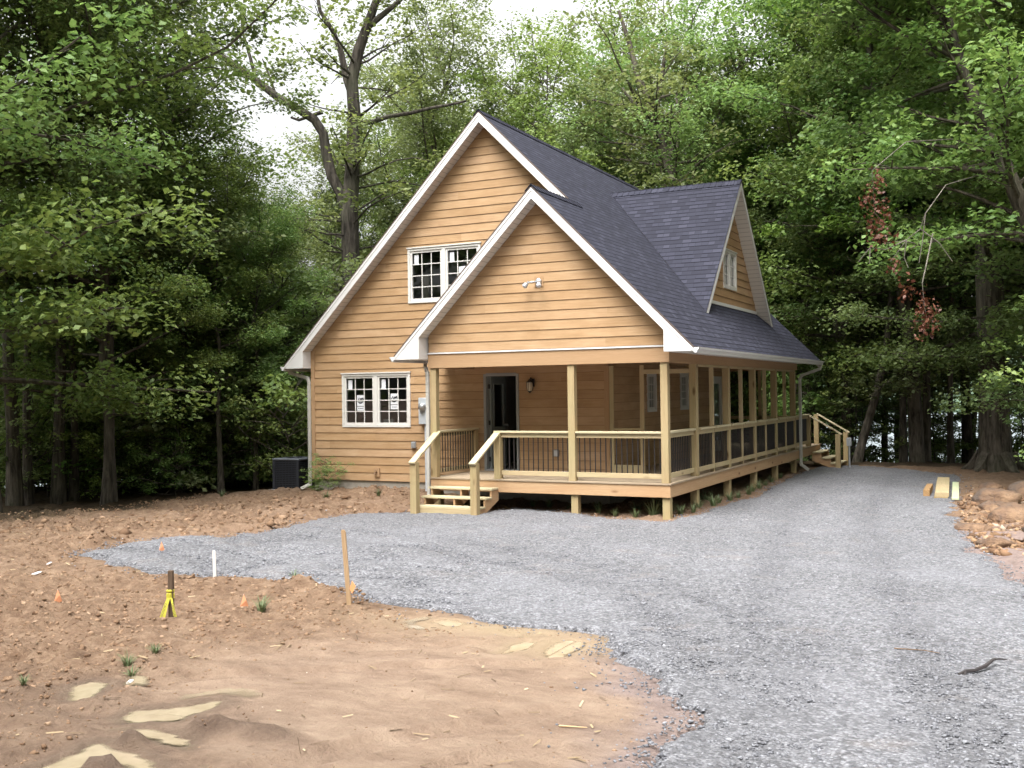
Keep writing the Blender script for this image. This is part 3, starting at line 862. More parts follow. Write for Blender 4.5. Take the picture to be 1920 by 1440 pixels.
for x, z, y0, y1 in ((XA, ZA, YR-.01, YE), (XS, zs_, YF-.01, YM+.01)):   # ridge caps
    mb = MB()
    for s_ in (-1, 1):
        yy = y0
        while yy < y1:
            y2 = min(yy+0.15, y1)
            mb.poly([(x, yy, z+.030), (x, y2, z+.016), (x+s_*.13, y2, z+.016-.13*MS), (x+s_*.13, yy, z+.030-.13*MS)], [(yy, 0), (y2, 0), (y2, .13), (yy, .13)])
            mb.poly([(x, yy, z+.030), (x+s_*.13, yy, z+.030-.13*MS), (x+s_*.13, yy, z+.0-.13*MS), (x, yy, z)], [(0, 0)]*4)
            yy = y2
    mb.build('ridge_cap', SHING, house, fixn=False)

# rake fascia, soffit, eave returns
def rake(xr, zr, xe, yf, yw, zb=-9, nm='rake_fascia'):
    """white board under the shingles along a gable edge from ridge xr to eave xe; soffit back to wall yw"""
    sg = 1 if xe > xr else -1
    zt = lambda x: zr-MS*abs(x-xr)-0.050
    fb, so = MB(), MB()
    top, bot = 0.0, TH-0.035
    a = [(xr, yf, zt(xr)), (xe, yf, zt(xe)), (xe, yf, zt(xe)-bot*.0-0.05), (xe-sg*0.0, yf, zt(xe)-bot), (xr, yf, zt(xr)-bot)]
    xk = xe
    if zt(xe)-bot < zb: xk = xr+sg*(zt(xr)-bot-zb)/MS
    fb.prism([(xr, yf, zt(xr)), (xe, yf, zt(xe)), (xe, yf, max(zt(xe)-bot, zb)), (xk, yf, max(zt(xe)-bot, zb)), (xr, yf, zt(xr)-bot)] if xk != xe else [(xr, yf, zt(xr)), (xe, yf, zt(xe)), (xe, yf, zt(xe)-bot), (xr, yf, zt(xr)-bot)], (0, 0.025, 0))
    # small upper moulding
    fb.prism([(xr, yf-0.012, zt(xr)), (xe, yf-0.012, zt(xe)), (xe, yf-0.012, zt(xe)-.055), (xr, yf-0.012, zt(xr)-.055)], (0, 0.011, 0))
    d_ = -0.012
    L = abs(xe-xr)*sl_
    so.poly([(xr, yf+.02, zt(xr)-bot-d_), (xk, yf+.02, zt(xk)-bot-d_), (xk, yw+.02, zt(xk)-bot-d_), (xr, yw+.02, zt(xr)-bot-d_)], [(0, 0), (L, 0), (L, .4), (0, .4)])
    fb.build(nm, WHITE, house)
    so.build('rake_soffit', SOFF, house, fixn=False)
rake(XA, ZA, xw, YR, YM, 2.358)
rake(XA, ZA, XS+0.02, YR, YM)
rake(XS, zs_, EO, YF, 0.0, 2.413)
rake(XS, zs_, xsl, YF, 0.0, 2.413)
def ret(xwall, xe, yf, yw, zb, zr, xr):
    zt = lambda x: zr-MS*abs(x-xr)-0.052
    e = MB()
    e.prism([(xe, yf-.004, zb+.0), (xwall, yf-.004, zb), (xwall, yf-.004, zt(xwall)-TH+.03), (xwall, yf-.004, zt(xwall)-TH+.035), (xe, yf-.004, zt(xe))], (0, yw-yf+0.004, 0))
    e.build('eave_return', WHITE, house)
ret(0.012, EO-.02, YF, 0.03, 2.41, zs_, XS)
ret(XLD-.01, xsl+.02, YF, YM, 2.41, zs_, XS)
ret(XL-.03, xw+.02, YR, YM+.05, 2.355, ZA, XA)
mb = MB()   # level eave soffits and fascia along the sides
mb.poly([(-.14, 0.03, 2.412), (EO-.02, 0.03, 2.412), (EO-.02, YE, 2.412), (-.14, YE, 2.412)], [(0, 0), (0, .6), (11, .6), (11, 0)])
mb.build('eave_soffit', SOFF, house, fixn=False); mb = MB()
mb.poly([(xw+.02, YM+.05, 2.36), (XL, YM+.05, 2.36), (XL, YE, 2.36), (xw+.02, YE, 2.36)], [(0, 0), (.6, 0), (.6, 9), (0, 9)])
mb.build('eave_soffit', SOFF, house, fixn=False)
mb = MB()
mb.box(EO-.045, EO-.02, 0.03, YE, 2.405, zmain(EO)-.05)
mb.build('eave_fascia', WHITE, house); mb = MB()
mb.box(xw+.02, xw+.045, YM+.05, YE, 2.355, zmain(xw)-.05)
mb.build('eave_fascia', WHITE, house)
# far gable rake
for xe in (EO, xw):
    mb = MB()
    mb.prism([(XA, YE-.03, ZA-.05), (xe, YE-.03, zmain(xe)-.05), (xe, YE-.03, zmain(xe)-TH), (XA, YE-.03, ZA-TH)], (0, 0.02, 0))
    mb.build('rear_rake_fascia', WHITE, house)
# gutters: K profile
def gutter(x, y0, y1, z, sg, end=True):
    mb = MB()
    pr = [(0, 0), (0, -.105), (.075, -.105), (.088, -.055), (.118, -.03), (.125, 0), (.112, 0), (.105, -.028), (.076, -.052), (.064, -.095), (.01, -.095), (.01, 0)]
    p = [(x+sg*a, y0, z+b) for a, b in pr]
    mb.prism(p, (0, y1-y0, 0))
    for yy in (y0, y1): mb.poly([(x+sg*a, yy, z+b) for a, b in pr[:6]])
    return mb.build('gutter', WHITE, house, fixn=False)
gutter(EO-.018, YF+.0, YE+.03, zmain(EO)-.02, 1)
gutter(xsl+.018, YF+.0, YM-.05, zmain(EO)-.02, -1)
gutter(xw+.018, YR+.0, YE, zmain(xw)-.02, -1)
def downspout(pts, label=None):
    mb = MB()
    for a, b in zip(pts[:-1], pts[1:]): mb.beam(a, b, 0.075, 0.055, (0.2, 1, 0.1))
    for p in pts[1:-1]: mb.box(p[0]-.036, p[0]+.036, p[1]-.028, p[1]+.028, p[2]-.036, p[2]+.036)
    o = mb.build('downspout', CREAM, house, bevel=0.006)
    if label: o['label'] = label
zg = zmain(EO)-.12
downspout([(xw-.06, YM-.08, 2.33), (xw-.02, YM-.07, 2.26), (XL-.10, YM-.06, 2.12), (XL-.07, YM-.06, 2.0), (XL-.07, YM-.06, -.42), (XL-.22, YM-.22, -.52)])
downspout([(xsl-.04, 1.0, 2.43), (xsl+.0, 0.9, 2.31), (XLD-.12, 0.12, 2.22), (XLD-.06, 0.07, 2.12), (XLD-.06, 0.07, -.58)])
downspout([(EO+.05, 11.55, zg), (EO+.02, 11.55, zg-.12), (0.10, 11.55, 2.08), (0.045, 11.55, 1.98), (0.045, 11.55, -.42), (0.28, 11.42, -.56)])

# --- dormer on the right slope
XD, XDE, YD, ZD, DS, DW = -0.62, -0.29, 6.65, 6.74, 1.067, 3.13
zdorm = lambda y: ZD-DS*abs(y-YD)
dorm = MB()
s2 = math.sqrt(1+DS*DS)
xin = XA+(ZA-ZD)/MS
def ye(x): return ( ZD-zmain(x))/DS
for sg in (-1, 1):
    yb = YD+sg*ye(XDE)
    P = [(xin, YD, ZD), (XDE, YD, ZD), (XDE, yb, zmain(XDE))]
    uvd = lambda a: (a.x, a.z*s2/DS)
    p = [Vector(a)+Vector((0, 0, .012)) for a in P]
    q = [a-Vector((0, -sg*0.0, .035)) for a in p]
    dorm.poly(p, [uvd(a) for a in p], 0)
    dorm.poly([p[1], q[1], q[2], p[2]], [(0, 0)]*4, 1)
    dorm.poly(q, [uvd(a) for a in q], 1)
dorm.build('dormer_roof', [SHING, DRIP], house, fixn=False)
mb = MB()
for s_ in (-1, 1):
    xx = xin-.1
    while xx < XDE+.01:
        x2 = min(xx+.15, XDE+.012)
        mb.poly([(xx, YD, ZD+.030), (x2, YD, ZD+.044), (x2, YD+s_*.13, ZD+.044-.13*DS), (xx, YD+s_*.13, ZD+.030-.13*DS)], [(xx, 0), (x2, 0), (x2, .13), (xx, .13)])
        mb.poly([(x2, YD, ZD+.044), (x2, YD+s_*.13, ZD+.044-.13*DS), (x2, YD+s_*.13, ZD+.01-.13*DS), (x2, YD, ZD+.01)], [(0, 0)]*4)
        xx = x2
mb.build('dormer_ridge_cap', SHING, house, fixn=False)
fb, so = MB(), MB()
for sg in (-1, 1):
    ybot = YD+sg*(ye(XDE)+0.0)
    zt = lambda y: zdorm(y)-.030
    yl = YD+sg*(ye(XDE)-.15)
    fb.prism([(XDE, YD, zt(YD)), (XDE, ybot, zt(ybot)), (XDE, ybot, zt(ybot)-.02), (XDE, ybot-sg*.08, zt(ybot)-.08), (XDE, YD, zt(YD)-.15)], (-.025, 0, 0))
    L = (ye(XDE))*s2
    so.poly([(XDE-.02, YD, zt(YD)-.135), (XDE-.02, ybot, zt(ybot)-.135), (XD-.01, ybot, zt(ybot)-.135), (XD-.01, YD, zt(YD)-.135)], [(0, 0), (L, 0), (L, .4), (0, .4)])
fb.build('dormer_fascia', WHITE, house)
so.build('dormer_soffit', SOFF, house, fixn=False)
zdb = zmain(XD)+.03
DWIN = (6.06, 7.24, 4.13, 5.06)
siding('dormer_wall', (XD, 0, 0), (0, 1, 0), (1, 0, 0), lambda z: YD-(ZD-.16-z)/DS, lambda z: YD+(ZD-.16-z)/DS, zdb, ZD-.2, openings=(DWIN,), seed=4)
mb = MB()
mb.box(XD+.0, XD+.03, YD-2.55, YD+2.62, zdb-.04, zdb+.035)
mb.build('dormer_base_flashing', WHITE, house)
mb = MB()
mb.poly([(XD-.5, 5.6, 3.9), (XD-.5, 7.7, 3.9), (XD-.5, 7.7, 5.3), (XD-.5, 5.6, 5.3)])
mb.build('dormer_room_wall', DARKIN, house, fixn=False)

# --- windows
def window(name, P0, u, nrm, u0, u1, z0, z1, sashes=2, cols=3, rows=4, tags=(), depth=0.05, parent=house, proud=0.032):
    P0, u, nrm = Vector(P0), Vector(u), Vector(nrm)
    def bx(mb, a, b, c, d_, n0, n1, m=0):
        mb.hexa([P0+u*uu+nrm*nn+Vector((0, 0, zz)) for uu in (a, b) for nn in (n0, n1) for zz in (c, d_)], m)
    fw_, fr = 0.055, MB()
    # brick-mould frame
    bx(fr, u0, u0+fw_, z0, z1, -.06, proud); bx(fr, u1-fw_, u1, z0, z1, -.06, proud)
    bx(fr, u0+fw_, u1-fw_, z1-fw_, z1, -.06, proud-.002); bx(fr, u0+fw_, u1-fw_, z0, z0+fw_, -.06, proud-.002)
    bx(fr, u0-.02, u1+.02, z1+.001, z1+.028, -.01, proud+.02)
    w = (u1-u0-2*fw_)/sashes
    for i in range(1, sashes):
        c = u0+fw_+w*i
        bx(fr, c-.045, c+.045, z0+fw_, z1-fw_, -.06, proud-.004)
    fo = fr.build(name, VINYL, parent)
    sa, gr, pa = MB(), MB(), MB()
    spans = []
    for i in range(sashes):
        a = u0+fw_+w*i+(.045 if i else 0); b = u0+fw_+w*(i+1)-(.045 if i < sashes-1 else 0)
        sw = .05
        bx(sa, a+.001, a+sw, z0+fw_+.001, z1-fw_-.001, -.055, proud-.022); bx(sa, b-sw, b-.001, z0+fw_+.001, z1-fw_-.001, -.055, proud-.022)
        bx(sa, a+sw, b-sw, z1-fw_-sw, z1-fw_-.001, -.055, proud-.024); bx(sa, a+sw, b-sw, z0+fw_+.001, z0+fw_+sw, -.055, proud-.024)
        ga, gb, gc, gd = a+sw, b-sw, z0+fw_+sw, z1-fw_-sw
        spans.append((ga, gb, gc, gd))
        for k in range(1, cols):
            x = ga+(gb-ga)*k/cols; bx(gr, x-.010, x+.010, gc, gd, -.026, -.012)
        for k in range(1, rows):
            z = gc+(gd-gc)*k/rows; bx(gr, ga, gb, z-.010, z+.010, -.025, -.013)
        pa.poly([P0+u*x+nrm*(-.030)+Vector((0, 0, z)) for x, z in ((ga, gc), (gb, gc), (gb, gd), (ga, gd))])
    sa.build('sash', VINYL, fo); 
    for c in fo.children: c.matrix_parent_inverse = Matrix.Identity(4); c.location = (0, 0, 0)
    g_ = gr.build('muntin', VINYL, None); p_ = pa.build('pane', GLASS, None, fixn=False)
    for c in (g_, p_): c.parent = fo
    return fo, spans
def sub(o, fo):
    o.parent = fo; return o
def sticker(P0, u, nrm, a, b, c, d_, fo, nm='paper_sticker', nn=-.034):
    P0, u, nrm = Vector(P0), Vector(u), Vector(nrm)
    mb = MB()
    mb.hexa([P0+u*uu+nrm*n_+Vector((0, 0, zz)) for uu in (a, b) for n_ in (nn-.002, nn) for zz in (c, d_)])
    o = mb.build(nm, PAPER); o.parent = fo; return o

# children inherit the house's parent inverse, so keep the frame's own transform identity and parent_inverse at house
fo1, sp1 = window('window', (0, YM, 0), (1, 0, 0), (0, -1, 0), *WL)
fo2, sp2 = window('window', (0, YM, 0), (1, 0, 0), (0, -1, 0), *WU)
fo3, sp3 = window('window', (XD, 0, 0), (0, 1, 0), (1, 0, 0), *DWIN, sashes=2, cols=2, rows=3)
fo4, _ = window('window', (XC, 0, 0), (0, 1, 0), (1, 0, 0), *RW1, sashes=1, cols=3, rows=4)
fo5, _ = window('window', (XC, 0, 0), (0, 1, 0), (1, 0, 0), *RW2, sashes=1, cols=3, rows=4)
fo1['label'] = 'lower twin window with two logo stickers'; fo2['label'] = 'upper twin window partly hidden by the porch roof'
fo3['label'] = 'small dormer window'
FY = ((0, YM, 0), (1, 0, 0), (0, -1, 0))
for fo, sp, ks in ((fo1, sp1, (0, 1)), (fo2, sp2, (0, 1))):
    for k in ks:
        ga, gb, gc, gd = sp[k]
        cw, chh = (gb-ga)/3, (gd-gc)/4
        sticker(*FY, ga+.04, ga+cw*.62, gd-chh*1.02, gd-.035, fo, nn=-.0315+.003)
def logo(fo, x0, x1, zt):
    """white sticker: black slanted letters over a heavy crescent, small line of print on a strip below"""
    w = x1-x0
    y = YM+.0285
    sticker(*FY, x0, x1, zt-w*1.28, zt, fo, 'logo_sticker', -.0285)
    sticker(*FY, x0, x1, zt-w*1.85, zt-w*1.36, fo, 'logo_sticker', -.0285)
    mb = MB()
    cx, cz, r = x0+w*.5, zt-w*.66, w*.40
    yy = y-.0022
    n = 22
    outer = [(cx+r*math.cos(a), yy, cz+r*.92*math.sin(a)) for a in [math.radians(190+k*(160/n)) for k in range(n+1)]]
    inner = [(cx+r*.92*math.cos(a), yy, cz-.02*w+r*.45*math.sin(a)) for a in [math.radians(350-k*(160/n)) for k in range(n+1)]]
    for i in range(n):
        mb.poly([outer[i], outer[i+1], inner[n-i-1], inner[n-i]])
    def stroke(a, b, t):
        (ax_, az_), (bx_, bz_) = a, b
        t *= w*1.35
        mb.poly([(x0+ax_*w-t/2, yy, zt-az_*w), (x0+ax_*w+t/2, yy, zt-az_*w), (x0+bx_*w+t/2, yy, zt-bz_*w), (x0+bx_*w-t/2, yy, zt-bz_*w)])
    for a, b, t in (((.12, .66), (.34, .30), .10), ((.34, .30), (.52, .30), .10), ((.36, .66), (.52, .36), .08), ((.50, .66), (.66, .34), .09), ((.66, .34), (.72, .60), .09), ((.68, .62), (.86, .28), .08), ((.86, .28), (.92, .62), .11)):
        stroke(a, b, t)
    o = mb.build('logo_print', INK, None, fixn=False); o.parent = fo
    mb = MB()
    mb.poly([(x0+.16*w, yy, zt-1.57*w), (x0+.24*w, yy, zt-1.65*w), (x0+.32*w, yy, zt-1.57*w), (x0+.24*w, yy, zt-1.50*w)])
    for k in range(7):
        a = x0+(.38+.075*k)*w
        mb.poly([(a, yy, zt-1.64*w), (a+.045*w, yy, zt-1.64*w), (a+.045*w, yy, zt-1.52*w), (a, yy, zt-1.52*w)])
    o = mb.build('small_print', INK, None, fixn=False); o.parent = fo
for k in (0, 1):
    ga, gb, gc, gd = sp1[k]
    cw = (gb-ga)/3
    logo(fo1, ga+cw*1.14, ga+cw*1.93, gc+(gd-gc)*(.62 if k == 0 else .645))
ga, gb, gc, gd = sp2[1]
sticker(*FY, ga+(gb-ga)/3*1.1, ga+(gb-ga)/3*1.85, gc+(gd-gc)*.40, gc+(gd-gc)*.64, fo2, nn=-.0285)
mb = MB()    # things standing inside the upper window
mb.box(-6.66, -6.46, YM+.30, YM+.36, 3.55, 4.42)
o = mb.build('stud_board', wood('pale_board', (.50, .43, .36), (.38, .30, .25)), house)
mb = MB(); mb.box(-6.05, -5.6, YM+.25, YM+.40, 3.6, 3.99)
mb.build('window_box', PAPER, house)
mb = MB(); mb.box(-7.62, -7.36, YM+.12, YM+.20, 0.95, 1.13)
mb.build('sill_box', PAPER, house)

# --- front door: frame and leaf swung inward
mb = MB()
x0, x1, zt = DR[0], DR[1], DR[3]
mb.box(x0-.03, x0+.03, YM-.03, YM+.12, 0.0, zt); mb.box(x1-.03, x1+.03, YM-.03, YM+.12, 0.0, zt)
mb.box(x0+.03, x1-.03, YM-.028, YM+.12, zt-.05, zt+.02)
fd = mb.build('door_frame', plain('porch_shaded_frame', (.26, .27, .265), .5), house)  # white frame, its colour greyed to paint in the porch shade
mb = MB(); mb.box(x0+.03, x1-.03, YM-.05, YM+.12, 0.003, .035)
mb.build('threshold', METAL, house)
mb = MB()
hx = x0+.045
y0_, y1_ = YM+.10, YM+.10+.74
mb.box(hx, hx+.044, y0_, y0_+.13, .04, zt-.06); mb.box(hx, hx+.044, y1_-.13, y1_, .04, zt-.06)
mb.box(hx, hx+.044, y0_+.13, y1_-.13, .04, .95); mb.box(hx, hx+.044, y0_+.13, y1_-.13, zt-.22, zt-.06)
mb.box(hx-.008, hx+.052, y0_+.12, y0_+.15, .93, zt-.20); mb.box(hx-.008, hx+.052, y1_-.15, y1_-.12, .93, zt-.20)
mb.box(hx-.008, hx+.052, y0_+.15, y1_-.15, .925, .955); mb.box(hx-.008, hx+.052, y0_+.15, y1_-.15, zt-.225, zt-.195)
for (a, b) in ((.12, .50), (.56, .86)):
    mb.box(hx+.040, hx+.050, y0_+.20, y1_-.20, a, b)
dl = mb.build('door', DOORW, house)
mb = MB(); mb.poly([(hx+.022, y0_+.15, .95), (hx+.022, y1_-.15, .95), (hx+.022, y1_-.15, zt-.22), (hx+.022, y0_+.15, zt-.22)])
o = mb.build('door_glass', GLASS, None, fixn=False); o.parent = dl
mb = MB()
mb.lathe((hx+.044, y1_-.07, .98), [(0, 0), (.028, 0), (.028, .008), (.012, .012), (.012, .04), (.028, .05), (.030, .065), (.02, .08), (0, .082)], 12, ax='x')
o = mb.build('door_knob', METAL, None, smooth=True); o.parent = dl
for z in (.25, 1.05, 1.85):
    mb = MB(); mb.box(hx-.008, hx+.03, y0_-.03, y0_-.001, z-.05, z+.05); o = mb.build('hinge', BLACK); o.parent = dl
# side porch door
mb = MB()
a, b, _, t = RD
mb.box(XC-.05, XC+.03, a, a+.05, 0.0, t); mb.box(XC-.05, XC+.03, b-.05, b, 0.0, t); mb.box(XC-.05, XC+.028, a+.05, b-.05, t-.05, t)
mb.box(XC-.04, XC-.0, a+.05, a+.16, .02, t-.05); mb.box(XC-.04, XC-.0, b-.16, b-.05, .02, t-.05); mb.box(XC-.04, XC-.0, a+.16, b-.16, .02, .3); mb.box(XC-.04, XC-.0, a+.16, b-.16, t-.2, t-.05)
sd = mb.build('side_door', VINYL, house)
mb = MB(); mb.poly([(XC-.02, a+.16, .3), (XC-.02, b-.16, .3), (XC-.02, b-.16, t-.2), (XC-.02, a+.16, t-.2)])
o = mb.build('side_door_glass', GLASS, None, fixn=False); o.parent = sd

# --- porch
P_ = 0.14
YP = [1.954+.0, 4.40, 6.78, 9.07, 11.42]
YD2 = 14.93
def gh(x, y): return float(G(x, y))-0.05
# decking
mb = MB()
yy = 0.0
while yy < YM-.02:
    y2 = min(yy+.139, YM-.005); mb.box(XLD, 0.0, yy, y2, -.030, 0.0); yy += .144
xx = 0.0
while xx > XC+.03:
    x2 = max(xx-.139, XC+.005); mb.box(x2, xx, YM+.004, YD2, -.030, 0.0); xx -= .144
mb.box(XL, XC, YB+.01, YD2, -.030, 0.0)
mb.build('decking', DECKM, house)
def rim(nm, x0, x1, y0, y1):
    mb = MB(); mb.box(x0, x1, y0, y1, -.262, -.031); return mb.build(nm, LUMR, house, bevel=.004)
rim('rim_board', XLD+.02, -.02, .02, .06)
rim('rim_board', -.06, -.02, .061, 4.9); rim('rim_board', -.06, -.02, 4.902, 9.8); rim('rim_board', -.06, -.02, 9.802, YD2-.02)
rim('rim_board', XLD+.02, XLD+.06, .061, YM)
rim('rim_board', XL, -.061, YD2-.06, YD2-.02)
mb = MB()
for x in np.arange(XLD+.4, -.1, .41): mb.box(x, x+.038, .061, YM, -.25, -.032)
for y in np.arange(YM+.3, YD2-.1, .45): mb.box(XC, -.061, y, y+.038, -.25, -.032)
mb.build('floor_joists', LUMR, house)
# posts below the deck
def support(x0, y0):
    mb = MB(); mb.box(x0, x0+.145, y0, y0+.145, gh(x0+.07, y0+.07), -.263)
    mb.build('support_post', LUMP, house, bevel=.005)
for x0, y0 in ((-.19, .065), (-2.02, .065), (XLD+.07, .065), *[(-.195, y-.14) for y in YP], (-.195, YD2-.2), (XC, YD2-.2)): support(x0, y0)
# posts above the deck
def post(x0, y0, z1=HB, nm='porch_post', lbl=None):
    mb = MB(); mb.box(x0, x0+P_, y0, y0+P_, 0.0, z1); o = mb.build(nm, LUMP, house, bevel=.005)
    return o
XM = -2.05
post(-.19, .03); post(XM, .03); post(XLD+.02, .03)
for y in YP: post(-.19, y-P_)
XN = -3.665
post(XN, .03, .91, 'newel_post'); post(XLD+.02, YM-.26, .91, 'newel_post')
post(-.19, 13.42, .91, 'newel_post'); post(-.19, YD2-.2, .91, 'newel_post')
# beams and ceiling
mb = MB(); mb.box(XLD, -.001, 0.0, .14, HB, HT-.012); mb.build('front_beam', PANEL, house)
mb = MB(); mb.box(XLD-.004, -.0, -.022, .02, HT-.011, HT+.018); mb.build('beam_flashing', WHITE, house)
mb = MB(); mb.box(-.14, -.003, .141, YB+.02, HB, 2.47); mb.box(XC, -.141, YB-.12, YB+.0, HB, 2.47); mb.build('side_beam', PANEL, house)
mb = MB(); mb.poly([(XLD, .14, 2.30), (-.14, .14, 2.30), (-.14, YM, 2.30), (XLD, YM, 2.30)]); mb.poly([(XC, YM, 2.30), (-.14, YM, 2.30), (-.14, YB, 2.30), (XC, YB, 2.30)])
mb.build('porch_ceiling', PANEL, house, fixn=False)

HR = .95
nbal = [0]
def railing(p, q, out, bal=True, cap=True, capext=(0, 0), indiv=True, gap=.105, zcap=HR, single=False):
    """railing section between p and q (x, y); out = outward unit vector; members sit in the plane of the posts"""
    p, q, out = Vector((*p, 0)), Vector((*q, 0)), Vector((*out, 0))
    t = (q-p).normalized(); L = (q-p).length
    def bar(mb, a, b, n0, n1, z0, z1):
        mb.hexa([p+t*s_+out*n_+Vector((0, 0, zz)) for s_ in (a, b) for n_ in (n0, n1) for zz in (z0, z1)])
    mb = MB()
    bar(mb, .006, L-.006, -.02, .018, zcap-.128, zcap-.042)
    o = mb.build('railing', LUM, house, bevel=.003)
    mb = MB(); bar(mb, .006, L-.006, -.02, .018, .075, .165); c = mb.build('bottom_rail', LUM, None, bevel=.003); c.parent = o
    if cap:
        mb = MB(); bar(mb, -capext[0]+.001, L+capext[1]-.001, -.075, .065, zcap-.040, zcap); c = mb.build('rail_cap', LUMT, None, bevel=.004); c.parent = o
    if bal:
        n = max(2, int(L/gap)); allb = MB()
        for k in range(n):
            s_ = L*(k+.5)/n
            mb = MB() if indiv else allb
            ce = p+t*s_-out*.032
            mb.tube([ce+Vector((0, 0, .09)), ce+Vector((0, 0, zcap-.06))], .0118, 6)
            if indiv:
                c = mb.build('baluster', BLACK, None); c.parent = o; nbal[0] += 1
        if not indiv:
            c = allb.build('balusters', BLACK, None); c.parent = o; c['kind'] = 'stuff'
    return o
railing((XN+P_, .10), (XM, .10), (0, -1), capext=(P_+.005, 0))
railing((XM+P_, .10), (-.19, .10), (0, -1))
railing((XLD+.09, .17), (XLD+.09, YM-.26), (-1, 0), capext=(0, .17))
railing((-.12, .17), (-.12, YP[0]-P_), (1, 0))
# screened side bays: studs, caps and short rails
ys = [(YP[i], YP[i+1]-P_) for i in range(4)]
for i, (a, b) in enumerate(ys):
    mid = (a+b)/2
    mb = MB(); mb.box(-.145, -.055, mid-.02, mid+.02, 0.0, HB); mb.build('screen_stud', LUM, house, bevel=.003)
    mb = MB(); mb.box(-.145, -.055, a+.001, a+.04, 0.0, HB); mb.build('screen_stud', LUM, house, bevel=.003)
    mb = MB(); mb.box(-.145, -.055, a+.041, mid-.021, HB-.05, HB-.002); mb.build('screen_header', LUM, house, bevel=.003); mb = MB(); mb.box(-.145, -.055, mid+.021, b-.001, HB-.05, HB-.002)
    mb.build('screen_header', LUM, house, bevel=.003)
    for (c0, c1) in ((a+.04, mid-.02), (mid+.02, b)):
        railing((-.062, c0), (-.062, c1), (1, 0), indiv=(i == 0), gap=.105)
railing((-.12, YP[4]), (-.12, 13.42), (1, 0), indiv=False, capext=(0, .14))
# screen partition from the house corner to the side post, with its door opening
mb = MB(); mb.box(XC+.03, XC+.12, YM-.02, YM+.02, 0.0, HB); mb.build('screen_stud', LUM, house, bevel=.003)
mb = MB(); mb.box(-1.27, -1.18, YM-.02, YM+.02, 0.0, HB); mb.build('screen_stud', LUM, house, bevel=.003)
mb = MB(); mb.box(XC+.121, -1.271, YM-.02, YM+.02, .90, .94); mb.build('screen_rail', LUM, house, bevel=.003)
mb = MB(); mb.box(XC+.121, -1.271, YM-.02, YM+.02, 0.0, .185); mb.build('kick_board', LUM, house, bevel=.003)
mb = MB(); mb.box(-1.179, -.20, YM-.03, YM+.01, 2.05, 2.14); mb.build('door_header', LUM, house, bevel=.003)
mb = MB(); mb.box(XC, -.2, YB-.02, YB+.02, .86, .95); mb.box(-1.1, -1.01, YB-.02, YB+.02, 0, HB); mb.build('rear_screen_frame', LUM, house)

# front stairs
gs0 = float(G(-4.2, -1.0))
for i, (z, y) in enumerate(((-.165, -.15), (-.325, -.42), (-.485, -.70))):
    mb = MB(); mb.box(-4.99, -3.54, y-.15, y+.125, z-.038, z); mb.build('stair_tread', LUMT, house, bevel=.004)
for x in (-4.94, -4.27, -3.60):
    mb = MB()
    pts = [(x, .019, -.03-.17), (x, -.0, -.203), (x, -.28, -.203), (x, -.28, -.363), (x, -.55, -.363), (x, -.55, -.523), (x, -.83, -.523), (x, -.83, gs0-.04), (x, -.72, gs0-.04), (x, .019, -.42)]
    mb.prism(pts, (.038, 0, 0))
    mb.build('stair_stringer', LUMR, house)
mb = MB(); mb.box(-4.93, -3.60, -.868, -.832, gs0-.05, -.524); mb.build('stair_riser', LUM, house)
for x in (-4.98, -3.64):
    mb = MB(); mb.box(x, x+P_, -1.01, -.87, gs0-.06, .375); mb.build('stair_newel', LUMP, house, bevel=.005)
for x, xt in ((-4.91, -4.99), (-3.57, -3.60)):
    mb = MB(); mb.beam((x, -1.05, .36), (xt, .10, .925), .14, .04); mb.build('stair_handrail', LUMT, house, bevel=.004)
# far side stairs running out to the right
gs1 = float(G(.6, 14.1))
for z, x in ((-.17, .13), (-.34, .39), (-.49, .64)):
    mb = MB(); mb.box(x-.13, x+.14, 13.45, 14.75, z-.038, z); mb.build('stair_tread', LUMT, house, bevel=.004)
for y in (13.48, 14.68):
    mb = MB()
    mb.prism([(-.019, y, -.2), (.26, y, -.21), (.26, y, -.38), (.52, y, -.38), (.52, y, -.53), (.78, y, -.53), (.78, y, gs1-.05), (.66, y, gs1-.05), (-.019, y, -.44)], (0, .038, 0))
    mb.build('stair_stringer', LUMR, house)
for y in (13.34, 14.72):
    mb = MB(); mb.box(.68, .82, y, y+P_, gs1-.06, .36); mb.build('stair_newel', LUMP, house, bevel=.005)
    mb = MB(); mb.beam((-.10, y+.07, .93), (.86, y+.07, .35), .14, .04); mb.build('stair_handrail', LUMT, house, bevel=.004)

